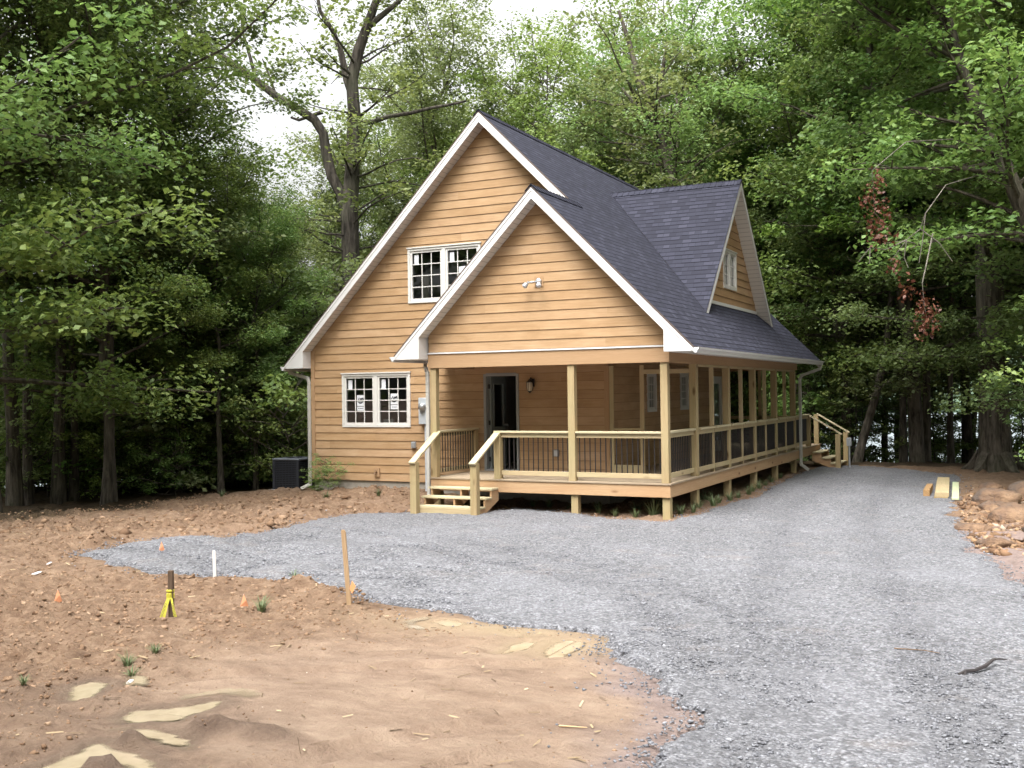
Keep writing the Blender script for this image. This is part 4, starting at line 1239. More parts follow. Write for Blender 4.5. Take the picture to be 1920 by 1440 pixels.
# ------------------------------------------------------------------ fixtures on the walls
fl = thing('floodlight', (-2.615, -.02, 3.83), 'twin silver floodlight on the porch gable', 'floodlight')
def part(mb, nm, mat, par, **k): return mb.build(nm, mat, par, **k)
mb = MB(); mb.lathe((-2.60, -.022, 3.855), [(0, 0), (.062, 0), (.066, -.02), (.055, -.045), (0, -.05)], 18, ax='y'); part(mb, 'mount', METAL, fl, smooth=True)
mb = MB(); mb.box(-2.60-.09, -2.60+.09, -.0235, -.012, 3.855-.10, 3.855+.10); part(mb, 'backing_block', PANEL, fl)
for sx, (ex, ey, ez) in ((-1, (-2.775, -.20, 3.80)), (1, (-2.525, -.24, 3.79))):
    mb = MB(); mb.tube([(-2.60+sx*.03, -.06, 3.845), (-2.60+sx*.06, -.11, 3.85), (ex+.0, ey+.05, ez+.03)], .014, 8); part(mb, 'arm', METAL, fl, smooth=True)
    mb = MB()
    dv = Vector((sx*.35, -.75, -.75)).normalized(); c0 = Vector((ex, ey+.05, ez+.035))
    mb.tube([c0-dv*.02, c0+dv*.03, c0+dv*.055, c0+dv*.11], [.022, .026, .045, .058], 14); b = part(mb, 'lamp_head', METAL, fl, smooth=True)
    mb = MB(); mb.tube([c0+dv*.10, c0+dv*.125, c0+dv*.135], [.052, .045, .02], 14); part(mb, 'bulb', PAPER, fl, smooth=True)
ln = thing('wall_lantern', (-3.70, YM-.03, 1.87), 'black lantern on the porch wall right of the open door', 'wall lamp')
mb = MB(); mb.box(-3.755, -3.645, YM-.04, YM-.022, 1.83, 2.0); mb.tube([(-3.70, YM-.03, 1.96), (-3.70, YM-.10, 2.02), (-3.70, YM-.15, 1.99)], .012, 8); part(mb, 'bracket', BLACK, ln)
mb = MB(); mb.lathe((-3.70, YM-.15, 1.80), [(0, .20), (.02, .19), (.05, .15), (.085, .13), (.085, .122), (.065, .12)], 8); mb.lathe((-3.70, YM-.15, 1.80), [(.05, -.06), (.03, -.09), (0, -.11)], 8); part(mb, 'lantern_cap', BLACK, ln)
mb = MB(); mb.lathe((-3.70, YM-.15, 1.80), [(.05, -.06), (.072, .03), (.066, .12)], 8); part(mb, 'lantern_glass', plain('amber_glass', (.45, .38, .28), .15), ln)
mb = MB()
for k in range(8):
    a = k*math.pi/4
    mb.tube([(-3.70+.052*math.cos(a), YM-.15+.052*math.sin(a), 1.74), (-3.70+.075*math.cos(a), YM-.15+.075*math.sin(a), 1.83), (-3.70+.068*math.cos(a), YM-.15+.068*math.sin(a), 1.92)], .004, 5)
part(mb, 'cage_bar', BLACK, ln)
def outlet(x, z, lbl, name='outlet_box', cat='outlet'):
    t = thing(name, (x, YM-.02, z), lbl, cat)
    mb = MB(); mb.box(x-.055, x+.055, YM-.075, YM-.021, z-.075, z+.075); part(mb, 'housing', GREY, t, bevel=.008)
    mb = MB(); mb.box(x-.04, x+.04, YM-.084, YM-.0755, z-.06, z+.06); part(mb, 'cover', METAL, t, bevel=.004)
    return t
outlet(-3.145, .41, 'grey outlet box on the porch wall behind the balusters')
outlet(-6.70, .545, 'grey outlet box on the front wall by the left stair rail')
hb = thing('hose_bib', (-7.715, YM-.02, -.10), 'small hose tap on a brown block low on the front wall', 'tap')
mb = MB(); mb.box(-7.79, -7.64, YM-.045, YM-.02, -.20, .0); part(mb, 'mounting_block', PANEL, hb)
mb = MB(); mb.tube([(-7.715, YM-.045, -.09), (-7.715, YM-.12, -.09), (-7.715, YM-.14, -.14)], .017, 8); mb.lathe((-7.715, YM-.10, -.055), [(0, .012), (.035, .01), (.035, 0), (0, 0)], 10); part(mb, 'tap', plain('brass', (.25, .16, .10), .4, .7), hb)
em = thing('electric_meter', (-6.45, YM-.02, 1.4), 'grey electric meter box with conduit half hidden by the left porch post', 'meter box')
mb = MB(); mb.box(-6.50, -6.26, YM-.15, YM-.021, 1.02, 1.62); part(mb, 'meter_box', plain('meter_grey', (.40, .43, .46), .45), em, bevel=.01)
mb = MB(); mb.tube([(-6.35, YM-.08, 1.02), (-6.35, YM-.08, -.6)], .03, 8); part(mb, 'conduit', plain('conduit_grey', (.45, .47, .50), .5), em)
mb = MB(); mb.lathe((-6.38, YM-.15, 1.42), [(.085, 0), (.085, -.03), (.07, -.09), (0, -.10)], 16, ax='y'); part(mb, 'meter_dial', METAL, em, smooth=True)

# folded tarp on the porch floor
tv = []
nn = 26
xs_ = np.linspace(-2.95, -2.15, nn); ys_ = np.linspace(1.25, 1.75, 16)
A, B = np.meshgrid(xs_, ys_, indexing='ij')
Z = .012+.085*np.abs(fbm(A*6, B*6, 3, 90)-.35)*np.sin(np.clip((A-xs_[0])/.8, 0, 1)*math.pi)**.5
i2 = np.arange(nn*16).reshape(nn, 16)
o = mesh_np('folded_tarp', np.stack([A.ravel()+(fbm(A*3, B*3, 2, 91).ravel()-.5)*.2, B.ravel()+(fbm(A*3, B*3, 2, 92).ravel()-.5)*.2, Z.ravel()], 1), np.stack([i2[:-1, :-1], i2[1:, :-1], i2[1:, 1:], i2[:-1, 1:]], -1).reshape(-1, 4), plain('lilac_plastic', (.42, .38, .52), .4), smooth=True)
tag(o, 'crumpled lilac plastic sheet on the porch floor behind the right railing', 'plastic sheet')

# ------------------------------------------------------------------ air conditioner
AX, AY = -11.12, 2.35
az = float(G(AX+.4, AY+.3))-.03
acu = thing('air_conditioner', (AX+.4, AY+.4, az), 'black outdoor air conditioning unit at the left corner of the house', 'air conditioner')
mb = MB(); mb.box(AX-.08, AX+.88, AY-.08, AY+.88, az-.05, az+.07); part(mb, 'base_pad', plain('pad_grey', (.35, .35, .36), .8), acu)
DK = plain('dark_louvre', (.022, .024, .032), .45)
mb = MB(); mb.box(AX+.03, AX+.77, AY+.03, AY+.77, az+.071, az+.79); part(mb, 'coil', plain('coil_black', (.008, .008, .01), .7), acu)
mb = MB()
for z in np.arange(az+.10, az+.78, .045):
    mb.box(AX, AX+.8, AY, AY+.012, z, z+.02); mb.box(AX, AX+.012, AY+.013, AY+.8, z, z+.02); mb.box(AX+.788, AX+.8, AY+.013, AY+.8, z, z+.02)
for x in np.linspace(AX+.0, AX+.788, 9): mb.box(x, x+.012, AY-.004, AY-.001, az+.08, az+.80)
part(mb, 'louvre_panel', DK, acu)
mb = MB()
for x, y in ((0, 0), (.74, 0), (0, .74), (.74, .74)): mb.box(AX-.006+x, AX+.066+x, AY-.006+y, AY+.066+y, az+.072, az+.80)
part(mb, 'corner_post', DK, acu)
mb = MB(); mb.box(AX-.015, AX+.815, AY-.015, AY+.815, az+.80, az+.845); part(mb, 'top_cover', plain('blue_grey_lid', (.16, .175, .205), .4), acu, bevel=.015)
mb = MB()
for r in np.linspace(.06, .34, 8):
    n = 28
    mb.tube([(AX+.4+r*math.cos(2*math.pi*k/n), AY+.4+r*math.sin(2*math.pi*k/n), az+.87-.04*(r/.34)) for k in range(n+1)], .005, 4)
part(mb, 'fan_grille', DK, acu)

# ------------------------------------------------------------------ yard things
STK = wood('stake_pine', (.46, .32, .19), (.34, .22, .115), knots=False)
def gHt(x, y): return float(H(np.array([x]), np.array([y]))[0])
def stake(x, y, h, w, t, lean, mat, lbl, tip=True, name='survey_stake'):
    o = thing(name, (x, y, gHt(x, y)), lbl, 'stake')
    mb = MB(); z0 = gHt(x, y)-.12
    lx, ly = lean
    top = Vector((x+lx*h, y+ly*h, z0+.12+h)); bot = Vector((x, y, z0))
    u = Vector((.894, .447, 0)); v = Vector((-.447, .894, 0))
    mb.hexa([e+u*a*w/2+v*b*t/2 for e in (bot, top) for a in (-1, 1) for b in (-1, 1)], 0, 0)
    if tip: mb.prism([top-u*w/2-v*t/2, top+u*w/2-v*t/2, top+u*w*.28+Vector((0, 0, .02))-v*t/2, top-u*w*.42+Vector((0, 0, .02))-v*t/2], v*t)
    mb.build('stake_shaft', mat, o, bevel=.002)
    return o, top
ts, tp = stake(0.36, -10.54, .66, .042, .022, (-.06, -.05), STK, 'tall tan wooden stake leaning at the edge of the gravel')
mb = MB(); q = Vector((0.38, -10.57, gHt(.36, -10.54)+.15)); mb.prism([q, q+Vector((.02, .01, .07)), q+Vector((.055, .02, .02)), q+Vector((.02, .01, -.05))], (.004, -.008, 0)); mb.build('flag_ribbon', plain('orange_ribbon', (.75, .36, .16), .6), ts)
stake(-1.83, -9.90, .36, .034, .018, (-.04, .0), plain('whitewashed_wood', (.70, .68, .66), .7, var=.12), 'short white wooden stake standing at the gravel edge')
yp, ytop = stake(-.72, -11.66, .42, .042, .042, (-.03, .02), wood('weathered_post', (.16, .11, .075), (.07, .045, .03), knots=False), 'dark weathered stub with yellow caution tape tied round it', tip=False, name='taped_stub')
YEL = plain('yellow_tape', (.50, .45, .05), .45, var=.12)
tz = gHt(-.72, -11.66)
u = Vector((.894, .447, 0)); vf = Vector((.447, -.894, 0))
B0 = Vector((-.725, -11.66, tz))
mb = MB()
for z in (.245, .215, .19):
    mb.box(B0.x-.034, B0.x+.020, B0.y-.026, B0.y+.030, tz+z-.013, tz+z+.012)
tape = mb.build('tape_knot', YEL, yp, bevel=.006)
def ribbon(pts, wv, nm):
    mb = MB()
    for i in range(len(pts)-1):
        a, b = Vector(pts[i]), Vector(pts[i+1]); wa = Vector(wv)*(.55+.45*i/(len(pts)-1)); wb = Vector(wv)*(.55+.45*(i+1)/(len(pts)-1))
        f_ = vf*.010*(1 if i % 2 else -1)
        mb.poly([a-wa, a+f_*0, b, b-wb]); mb.poly([a+f_*0, a+wa, b+wb, b])
    return mb.build(nm, YEL, yp, fixn=False)
ribbon([B0+vf*.035+Vector((0, 0, .19))-u*.01, B0+vf*.055+Vector((0, 0, .12))-u*.03, B0+vf*.075+Vector((0, 0, .05))-u*.045, B0+vf*.08+Vector((0, 0, .012))-u*.055], u*.027, 'tape_tail')
ribbon([B0+vf*.035+Vector((0, 0, .19))+u*.015, B0+vf*.055+Vector((0, 0, .12))+u*.035, B0+vf*.07+Vector((0, 0, .05))+u*.055, B0+vf*.075+Vector((0, 0, .005))+u*.07], u*.015, 'tape_tail')
ribbon([B0+vf*.08+Vector((0, 0, .03))-u*.05, B0+vf*.09+Vector((0, 0, .022))-u*.10, B0+vf*.10+Vector((0, 0, .018))-u*.15], Vector((0, 0, .014))+vf*.012, 'tape_tail')
cu = bpy.data.curves.new('tape_print', 'FONT'); cu.body = 'CAUTION'; cu.size = .026; cu.align_x = 'CENTER'; cu.align_y = 'CENTER'
tmp = bpy.data.objects.new('tmp', cu); COL.objects.link(tmp)
dg = bpy.context.evaluated_depsgraph_get()
tme = bpy.data.meshes.new_from_object(tmp.evaluated_get(dg)); bpy.data.objects.remove(tmp)
tme.materials.clear(); tme.materials.append(INK)
for off_, ln_ in ((-.042, (-.16, -1)), (.045, (.22, -1))):
    o = bpy.data.objects.new('tape_print', tme); COL.objects.link(o)
    xd = (u*(-.26 if off_ < 0 else .26)+Vector((0, 0, -.93))+vf*.25).normalized(); nd = (vf+Vector((0, 0, .35))).normalized(); yd = nd.cross(xd).normalized(); nd = xd.cross(yd)
    Mx = Matrix((xd, yd, nd)).transposed().to_4x4(); Mx.translation = B0+vf*.071+u*off_+Vector((0, 0, .095))
    o.parent = yp; o.matrix_parent_inverse = Matrix.Translation(-Vector(yp.location)); o.matrix_basis = Mx

ORG = plain('orange_flag_plastic', (.62, .27, .14), .5)
def pinflag(x, y, h, lbl):
    z = gHt(x, y)
    if sdist(np.array([x]), np.array([y]), GPOLY)[0] > 0: z = float(gz(x, y))
    o = thing('pin_flag', (x, y, z), lbl, 'flag', 'orange marker flags stuck in the ground')
    mb = MB(); mb.tube([(x, y, z-.05), (x-.005, y, z+h)], .0025, 5); mb.build('wire', METAL, o)
    mb = MB()
    a = Vector((x, y, z))
    mb.poly([a+Vector((0, 0, h)), a+u*.028+vf*.02+Vector((0, 0, h-.05)), a+u*.045+vf*.01+Vector((0, 0, h-.11)), a+u*.01+vf*.015+Vector((0, 0, h-.125)), a-u*.028+vf*.02+Vector((0, 0, h-.11))])
    mb.poly([a+Vector((0, 0, h)), a-u*.028+vf*.02+Vector((0, 0, h-.11)), a-u*.02-vf*.015+Vector((0, 0, h-.06))])
    mb.build('flag', ORG, o, fixn=False)
pinflag(-4.41, -8.09, .115, 'orange marker flag standing on the gravel left of the white stake')
pinflag(-2.28, -11.53, .11, 'orange marker flag in the dirt, the leftmost one in the yard')
pinflag(-.48, -11.01, .115, 'orange marker flag right of the taped stub by green weeds')

# lumber on the drive
def plank(pts0, pts1, w, h, z, mat, lbl):
    mb = MB(); mb.beam((*pts0, z+h/2), (*pts1, z+h/2), w, h)
    o = mb.build('lumber_board', mat, bevel=.004); return tag(o, lbl, 'board', 'offcut boards lying on the drive')
zz0 = float(gz(4.2, 6))
plank((3.86, 5.55), (3.80, 7.1), .13, .15, float(gz(3.84, 6))-.01, wood('old_post', (.40, .25, .12), (.25, .14, .06)), 'short square brown offcut lying on the gravel, left of the boards')
plank((4.20, 5.15), (3.93, 9.2), .27, .085, zz0+.035, LUM, 'wide stacked plank lying on the gravel near the rocks')
plank((4.18, 5.12), (3.91, 9.15), .27, .04, zz0-.006, LUMP, 'lower plank beneath the wide one on the gravel')
plank((4.47, 4.95), (4.22, 8.9), .14, .04, zz0-.004, wood('green_treated', (.58, .60, .40), (.46, .46, .28), green=.8), 'narrow greenish plank beside the wide one on the gravel')
# grey pedestal post by the far stairs
pz = float(G(1.02, 13.7))
t = thing('utility_post', (1.02, 13.7, pz), 'thin grey utility post with a small box by the far stairs', 'post')
mb = MB(); mb.tube([(1.02, 13.7, pz-.1), (1.02, 13.7, .1)], .03, 8); part(mb, 'pole', METAL, t)
mb = MB(); mb.box(.95, 1.09, 13.63, 13.77, .0, .24); part(mb, 'junction_box', GREY, t, bevel=.01)

# stick on the gravel
def stick(pts, r, lbl, mat, name='stick'):
    mb = MB(); mb.tube(pts, [r*(1-.5*i/(len(pts)-1)) for i in range(len(pts))], 6)
    tag(mb.build(name, mat), lbl, 'stick')
DKW = plain('wet_dark_wood', (.035, .028, .028), .6)
sz0 = float(gz(5.65, -10.7))+.02
mb = MB()
mb.tube([(5.53, -10.96, sz0), (5.57, -10.90, sz0+.012), (5.62, -10.82, sz0+.004), (5.68, -10.70, sz0+.01), (5.72, -10.58, sz0+.025), (5.735, -10.46, sz0+.012)], [.010, .013, .011, .014, .012, .006], 6)
mb.tube([(5.72, -10.56, sz0+.022), (5.76, -10.50, sz0+.02), (5.81, -10.46, sz0+.01)], [.008, .006, .003], 5)
mb.tube([(5.57, -10.92, sz0+.01), (5.565, -10.99, sz0+.0)], [.009, .005], 5)
tag(mb.build('stick', DKW), 'crooked dark stick lying on the gravel at lower right', 'stick')
stick([(5.05, -10.3, float(gz(5.05, -10.3))+.006), (5.25, -10.25, float(gz(5.25, -10.25))+.008), (5.36, -10.27, float(gz(5.36, -10.27))+.006)], .005, 'thin brown twig on the gravel left of the dark stick', plain('twig_brown', (.16, .10, .06), .8), 'twig')
stick([(3.62, -13.15, gHt(3.62, -13.15)+.008), (3.78, -13.13, gHt(3.78, -13.13)+.008)], .005, 'pale straw twig on the smooth mud near the gravel', plain('straw', (.58, .42, .22), .8), 'twig')
# litter scraps
for x, y, s_, lbl in ((-4.0, -10.37, .10, 'white scrap of litter on the brown dirt at the far left'), (-4.55, -9.75, .06, 'tiny white scrap left of the gravel tip'), (.72, -13.5, .05, 'small grey scrap beside the upper left puddle')):
    z = gHt(x, y)
    mb = MB(); mb.prism([(x-s_*.5, y-s_*.3, z+.012), (x+s_*.4, y-s_*.35, z+.02), (x+s_*.5, y+s_*.3, z+.035), (x-s_*.3, y+s_*.4, z+.03)], (.005, 0, .008))
    tag(mb.build('litter_scrap', PAPER), lbl, 'litter')

# rocks on the right bank
def m_rock():
    m = NT('rust_brown_rock')
    p = m.obj()
    a = m.noise(p, 1.6, 4, .6); b = m.noise(p, 9, 5, .7)
    c = m.ramp(a, [(.35, (0.096, 0.074, 0.060)), (.5, (0.160, 0.094, 0.056)), (.66, (0.248, 0.156, 0.092))])
    c = m.mix(c, (.085, .058, .045), m.ramp(b, [(.3, (.7, .7, .7)), (.5, (0, 0, 0))]))
    return m.surf(c, .9, m.bump(m.math('ADD', b, m.noise(m.scalev(p, (3, 3, 11)), 1.0, 4)), 1.0, .07))
ROCK = m_rock()
def rock(x, y, rx, ry, rz, seed, lbl, rot=0., sink=.35):
    n, k = 19, 12
    th = np.linspace(0, 2*math.pi, n, endpoint=False); ph = np.linspace(0, math.pi, k)
    A, B = np.meshgrid(th, ph, indexing='ij')
    dx, dy, dz = np.cos(A)*np.sin(B), np.sin(A)*np.sin(B), np.cos(B)
    r = np.ones_like(dx)
    g = np.random.RandomState(seed)
    for _ in range(16):   # chop flat facets
        nv = g.normal(0, 1, 3); nv /= np.linalg.norm(nv); h = .42+.40*g.rand()
        dt = dx*nv[0]+dy*nv[1]+dz*nv[2]
        r = np.where(dt > 1e-3, np.minimum(r, h/np.maximum(dt, 1e-3)), r)
    r = r*(1+.30*(fbm(dx*3.2+seed, dy*3.2+dz*2.3, 4, seed)-.5))
    X, Y, Z = dx*r*rx, dy*r*ry, dz*r*rz
    c, s_ = math.cos(rot), math.sin(rot)
    X, Y = X*c-Y*s_, X*s_+Y*c
    i2 = np.arange(n*k).reshape(n, k); i3 = np.vstack([i2, i2[:1]])
    q = np.stack([i3[:-1, :-1], i3[1:, :-1], i3[1:, 1:], i3[:-1, 1:]], -1).reshape(-1, 4)
    o = mesh_np('rock', np.stack([X.ravel(), Y.ravel(), Z.ravel()], 1), q, ROCK, smooth=False)
    o.location = (x, y, float(G(x, y))+rz*(1-2*sink)*.6)
    return tag(o, lbl, 'rock', 'rocks along the right bank of the drive')
rock(5.55, 1.9, .62, .75, .36, 3, 'large tan boulder in the middle of the right bank', .3)
rock(6.15, 3.0, .70, 1.1, .34, 4, 'long orange brown slab behind the large tan boulder', -.3)
rock(5.35, 4.6, .55, .95, .30, 5, 'brown rock in the upper part of the bank, behind the boards', .2)
rock(5.95, 5.9, .70, 1.2, .34, 8, 'flat brown slab nearest the big tree trunk', .1)
rock(6.45, .75, .42, .6, .28, 6, 'grey brown rock right of the tan boulder', .8)
rock(6.25, -1.1, .50, .55, .36, 9, 'orange rock at the right edge of the photo, lowest of the bank', .5)
rock(5.15, 6.4, .30, .45, .22, 12, 'small rusty rock at the left end of the bank by the boards', 0)
rock(5.35, 3.35, .22, .30, .16, 14, 'small brown rock left of the tan boulder', 0)
rock(6.35, -1.95, .36, .34, .20, 15, 'low grey rock below the orange one at the right edge', 0)
rk = random.Random(44)
n_ = 0
while n_ < 22:
    x, y = rk.uniform(4.9, 7.0), rk.uniform(-2.5, 8.5)
    if float(sdist(np.array([x]), np.array([y]), GPOLY)[0]) > -.15: continue
    r_ = rk.uniform(.10, .30); n_ += 1
    o = rock(x, y, r_, r_*rk.uniform(.7, 1.5), r_*rk.uniform(.5, .8), 100+n_, 'small angular brown rock wedged among the slabs of the right bank', rk.uniform(0, 3), .3)
    o['group'] = 'small rocks in the right bank'
nb_ = 2600
bx_ = 4.9+rs.rand(nb_)*2.2-.3; by_ = -3+rs.rand(nb_)*11
k = sdist(bx_, by_, GPOLY) < -.02
bx_, by_ = bx_[k], by_[k]
RUB = m_attr_ramp('bank_rubble', [(.1, (.09, .05, .028)), (.5, (.20, .115, .065)), (.8, (.30, .195, .11)), (1, (.42, .36, .31))])
pebbles('bank_rubble', bx_, by_, G(bx_, by_)+.02, .03+.16*rs.rand(len(bx_))**3, RUB, rs.rand(len(bx_)), 'small rusty stones and crumbled clay on the right bank', 'rubble', .7)

# ------------------------------------------------------------------ vegetation
LEAF = {
 'oak': m_leaf('oak_leaf', [(0, (0.106, 0.156, 0.051)), (.5, (0.179, 0.245, 0.078)), (1, (0.283, 0.349, 0.127))]),
 'maple': m_leaf('maple_leaf', [(0, (0.109, 0.183, 0.047)), (.5, (0.190, 0.284, 0.072)), (1, (0.299, 0.394, 0.122))]),
 'pale': m_leaf('pale_maple_leaf', [(0, (0.081, 0.144, 0.030)), (.5, (0.149, 0.230, 0.052)), (1, (0.247, 0.328, 0.092))]),
 'dark': m_leaf('shade_leaf', [(0, (0.094, 0.148, 0.047)), (.5, (0.159, 0.234, 0.069)), (1, (0.261, 0.329, 0.109))]),
 'red': m_leaf('dead_red_leaf', [(0, (.060, .020, .014)), (.5, (.105, .038, .024)), (1, (.17, .072, .04))], .15, .005),
}

def leaves_mesh(name, C_, size, nrm, mat, var, parent, seed=0):
    g = np.random.RandomState(seed)
    n = len(C_)
    t = g.normal(0, 1, (n, 3)); nrm = nrm/np.linalg.norm(nrm, axis=1)[:, None]
    t -= nrm*(t*nrm).sum(1)[:, None]; t /= np.linalg.norm(t, axis=1)[:, None]
    b = np.cross(nrm, t)
    s = size[:, None]
    tip = C_+t*s*.5-nrm*s*.10; bs = C_-t*s*.5-nrm*s*.04
    l = C_+b*s*.34+nrm*s*.05; r = C_-b*s*.34+nrm*s*.05
    V = np.stack([bs, r, tip, l], 1).reshape(-1, 3)
    return mesh_np(name, V, np.arange(n*4).reshape(n, 4), mat, dict(var=np.repeat(var, 4)), parent=parent)

class Tree:
    def __init__(s, seed):
        s.g = np.random.RandomState(seed); s.mb = MB(); s.C = []; s.N = []; s.v = []
    def path(s, p, d, L, n=5, bend=.25, lift=.0):
        p = np.array(p, float); d = np.array(d, float); d /= np.linalg.norm(d)
        out = [p.copy()]
        for i in range(n):
            d = d+s.g.normal(0, bend/n**.5, 3)*.6+np.array([0, 0, lift/n]); d /= np.linalg.norm(d)
            p = p+d*L/n; out.append(p.copy())
        return out
    def limb(s, pts, r0, r1, n=6):
        rr = np.linspace(r0, r1, len(pts)); s.mb.tube([Vector(p) for p in pts], list(rr), n, cap=False)
    def spray(s, c, R, k, flat=.3, var=0.5, tilt=None):
        g = s.g
        p = g.normal(0, 1, (k, 3)); rad = np.linalg.norm(p, axis=1)[:, None]
        p = p/np.maximum(rad, .3)*(g.rand(k, 1)**.55)*R
        p[:, 2] *= flat
        p[:, 2] -= .28*(p[:, 0]**2+p[:, 1]**2)/max(R, .01)*.8
        s.C.append(np.asarray(c)+p)
        nn = g.normal(0, .55, (k, 3)); nn[:, 2] = 1.0
        nn[:, :2] += p[:, :2]/R*.5
        s.N.append(nn); s.v.append(np.clip(var+g.normal(0, .2, k), 0, 1))
    def foliate(s, pts, t0, step, R, k, flat, twigs=2, tl=.9):
        """sprays and twigs along a limb from fraction t0"""
        P = np.array(pts); n = len(P)-1
        L = np.linalg.norm(np.diff(P, axis=0), axis=1).sum()
        m = max(1, int(L*(1-t0)/step))
        for i in range(m):
            t = t0+(1-t0)*(i+s.g.rand()*.7)/m
            f = min(t, .999)*n; j = int(f); c = P[j]+(P[j+1]-P[j])*(f-j)
            dirn = P[j+1]-P[j]
            for _ in range(twigs):
                a = s.g.normal(0, 1, 3); a[2] = abs(a[2])*.25-.05
                a = a/np.linalg.norm(a)+dirn/np.linalg.norm(dirn)*.5
                e = c+a*tl*(.35+.9*s.g.rand())
                if s.g.rand() < .5: s.mb.tube([Vector(c), Vector((c+e)/2+np.array([0, 0, .06])), Vector(e)], [.016, .012, .005], 4, cap=False)
                s.spray(e, R*(.6+.7*s.g.rand()), int(k*(.6+.8*s.g.rand())), flat, .2+.6*s.g.rand())
    def build(s, name, loc, label, cat, leaf, lsize, group=None, bark=BARK, rotz=0):
        o = thing(name, loc, label, cat, group)
        tr = s.mb.build('trunk', bark, None, smooth=True, fixn=False); tr.parent = o
        if s.C:
            C_ = np.concatenate(s.C); N_ = np.concatenate(s.N); v = np.concatenate(s.v)
            sz = lsize*(.65+.7*s.g.rand(len(C_)))
            leaves_mesh('crown', C_, sz, N_, leaf, v, o, 3)
        return o

def gen_tree(seed, Hh, r0, base, Rc, nl, prof, R=.6, k=60, flat=.3, lift=.35, twigs=2, step=.8, el=(.1, .6), wob=.35):
    T = Tree(seed); g = T.g
    n = 10
    tp = [np.array([0, 0, -.6])]
    for i in range(1, n+1):
        tp.append(np.array([wob*g.normal(0, .5)*i/n, wob*g.normal(0, .5)*i/n, Hh*i/n]))
    rr = [r0*1.45]+[r0*(1-.85*(i/n)**.9) for i in range(1, n+1)]
    T.mb.tube([Vector(p) for p in tp], rr, 10, cap=False)
    TP = np.array(tp)
    for i in range(nl):
        t = base+(1-base)*(i+g.rand()*.6)/nl
        f = min(t, .995)*n; j = int(f); c = TP[j]+(TP[j+1]-TP[j])*(f-j)
        az = i*2.4+g.normal(0, .4)
        u_ = (t-base)/(1-base)
        L = Rc*prof(u_)*(.75+.5*g.rand())
        e = el[0]+(el[1]-el[0])*u_+g.normal(0, .12)
        d_ = np.array([math.cos(az)*math.cos(e), math.sin(az)*math.cos(e), math.sin(e)])
        pts = T.path(c, d_, L, 6, .45, lift*(.3+u_)*.6-.15)
        T.limb(pts, max(.02, r0*(.42-.3*u_)), .014, 5)
        T.foliate(pts, .28, step, R, k, flat, twigs)
    T.spray(tp[-1], R*1.3, k*2, .7, .6)
    return T

GRP_L = 'trees filling the woods left of the house'
round_ = lambda u_: .55+.9*math.sin(min(1, u_*.9+.12)*math.pi)**.8*.6
tall_ = lambda u_: .45+.75*math.sin((u_*.85+.1)*math.pi)
PROT = {}
def proto(key, T, leaf, ls, bark=BARK):
    o = T.build('forest_tree', (0, 0, 0), 'x', 'tree', LEAF[leaf], ls, bark=bark)
    PROT[key] = o
bowl = lambda u_: .62+.62*math.sin(min(1, u_*.95+.18)*math.pi)
proto('oakA', gen_tree(11, 19, .24, .24, 5.2, 34, bowl, R=.78, k=74, flat=.75, twigs=3, step=.66, el=(.15, 1.05), lift=.7, wob=.8), 'oak', .15)
proto('oakB', gen_tree(12, 17, .20, .24, 4.8, 32, bowl, R=.74, k=72, flat=.7, twigs=3, step=.66, el=(.1, 1.0), lift=.6, wob=.8), 'dark', .15)
proto('mapA', gen_tree(13, 15, .14, .17, 4.8, 36, bowl, R=.78, k=84, flat=.6, twigs=3, step=.64, el=(.05, .95), lift=.5, wob=.6), 'maple', .125)
proto('mapB', gen_tree(14, 13, .14, .20, 4.2, 34, bowl, R=.72, k=80, flat=.6, twigs=3, step=.64, el=(.05, .95), lift=.5, wob=.6), 'dark', .125)
proto('slim', gen_tree(15, 16, .12, .30, 2.9, 28, tall_, R=.64, k=64, flat=.6, twigs=3, step=.68, el=(.1, .9), lift=.5, wob=.5), 'oak', .14)
proto('under', gen_tree(16, 5.2, .04, .14, 2.0, 24, tall_, R=.48, k=56, flat=.4, twigs=2, step=.5, el=(0, .7)), 'dark', .125)
proto('shrub', gen_tree(17, 1.7, .025, .10, 1.1, 16, tall_, R=.34, k=44, flat=.5, twigs=2, step=.36, el=(.1, .8)), 'dark', .095)
proto('bush', gen_tree(18, 2.6, .03, .08, 1.5, 20, tall_, R=.42, k=52, flat=.5, twigs=2, step=.4, el=(.1, .8)), 'maple', .105)
proto('high', gen_tree(19, 18, .18, .36, 4.8, 30, bowl, R=.76, k=72, flat=.7, twigs=3, step=.66, el=(.1, 1.0), lift=.6, wob=.7), 'dark', .15)
def put(key, x, y, label, cat='tree', group=None, sc=1.0, rot=None, szz=None, z=None, name=None):
    src = PROT[key]
    r = src.copy(); COL.objects.link(r)
    for ch in src.children:
        c = ch.copy(); COL.objects.link(c); c.parent = r
    r.name = name or {'under': 'sapling', 'shrub': 'shrub', 'bush': 'bush'}.get(key, 'forest_tree')
    r.location = (x, y, float(G(x, y)) if z is None else z)
    r.rotation_euler = (rnd.uniform(-.03, .03), rnd.uniform(-.03, .03), rnd.uniform(0, 6.28) if rot is None else rot)
    r.scale = (sc, sc, sc*(szz or 1))
    r['label'] = label; r['category'] = cat
    if group: r['group'] = group
    elif 'group' in r: del r['group']
    return r

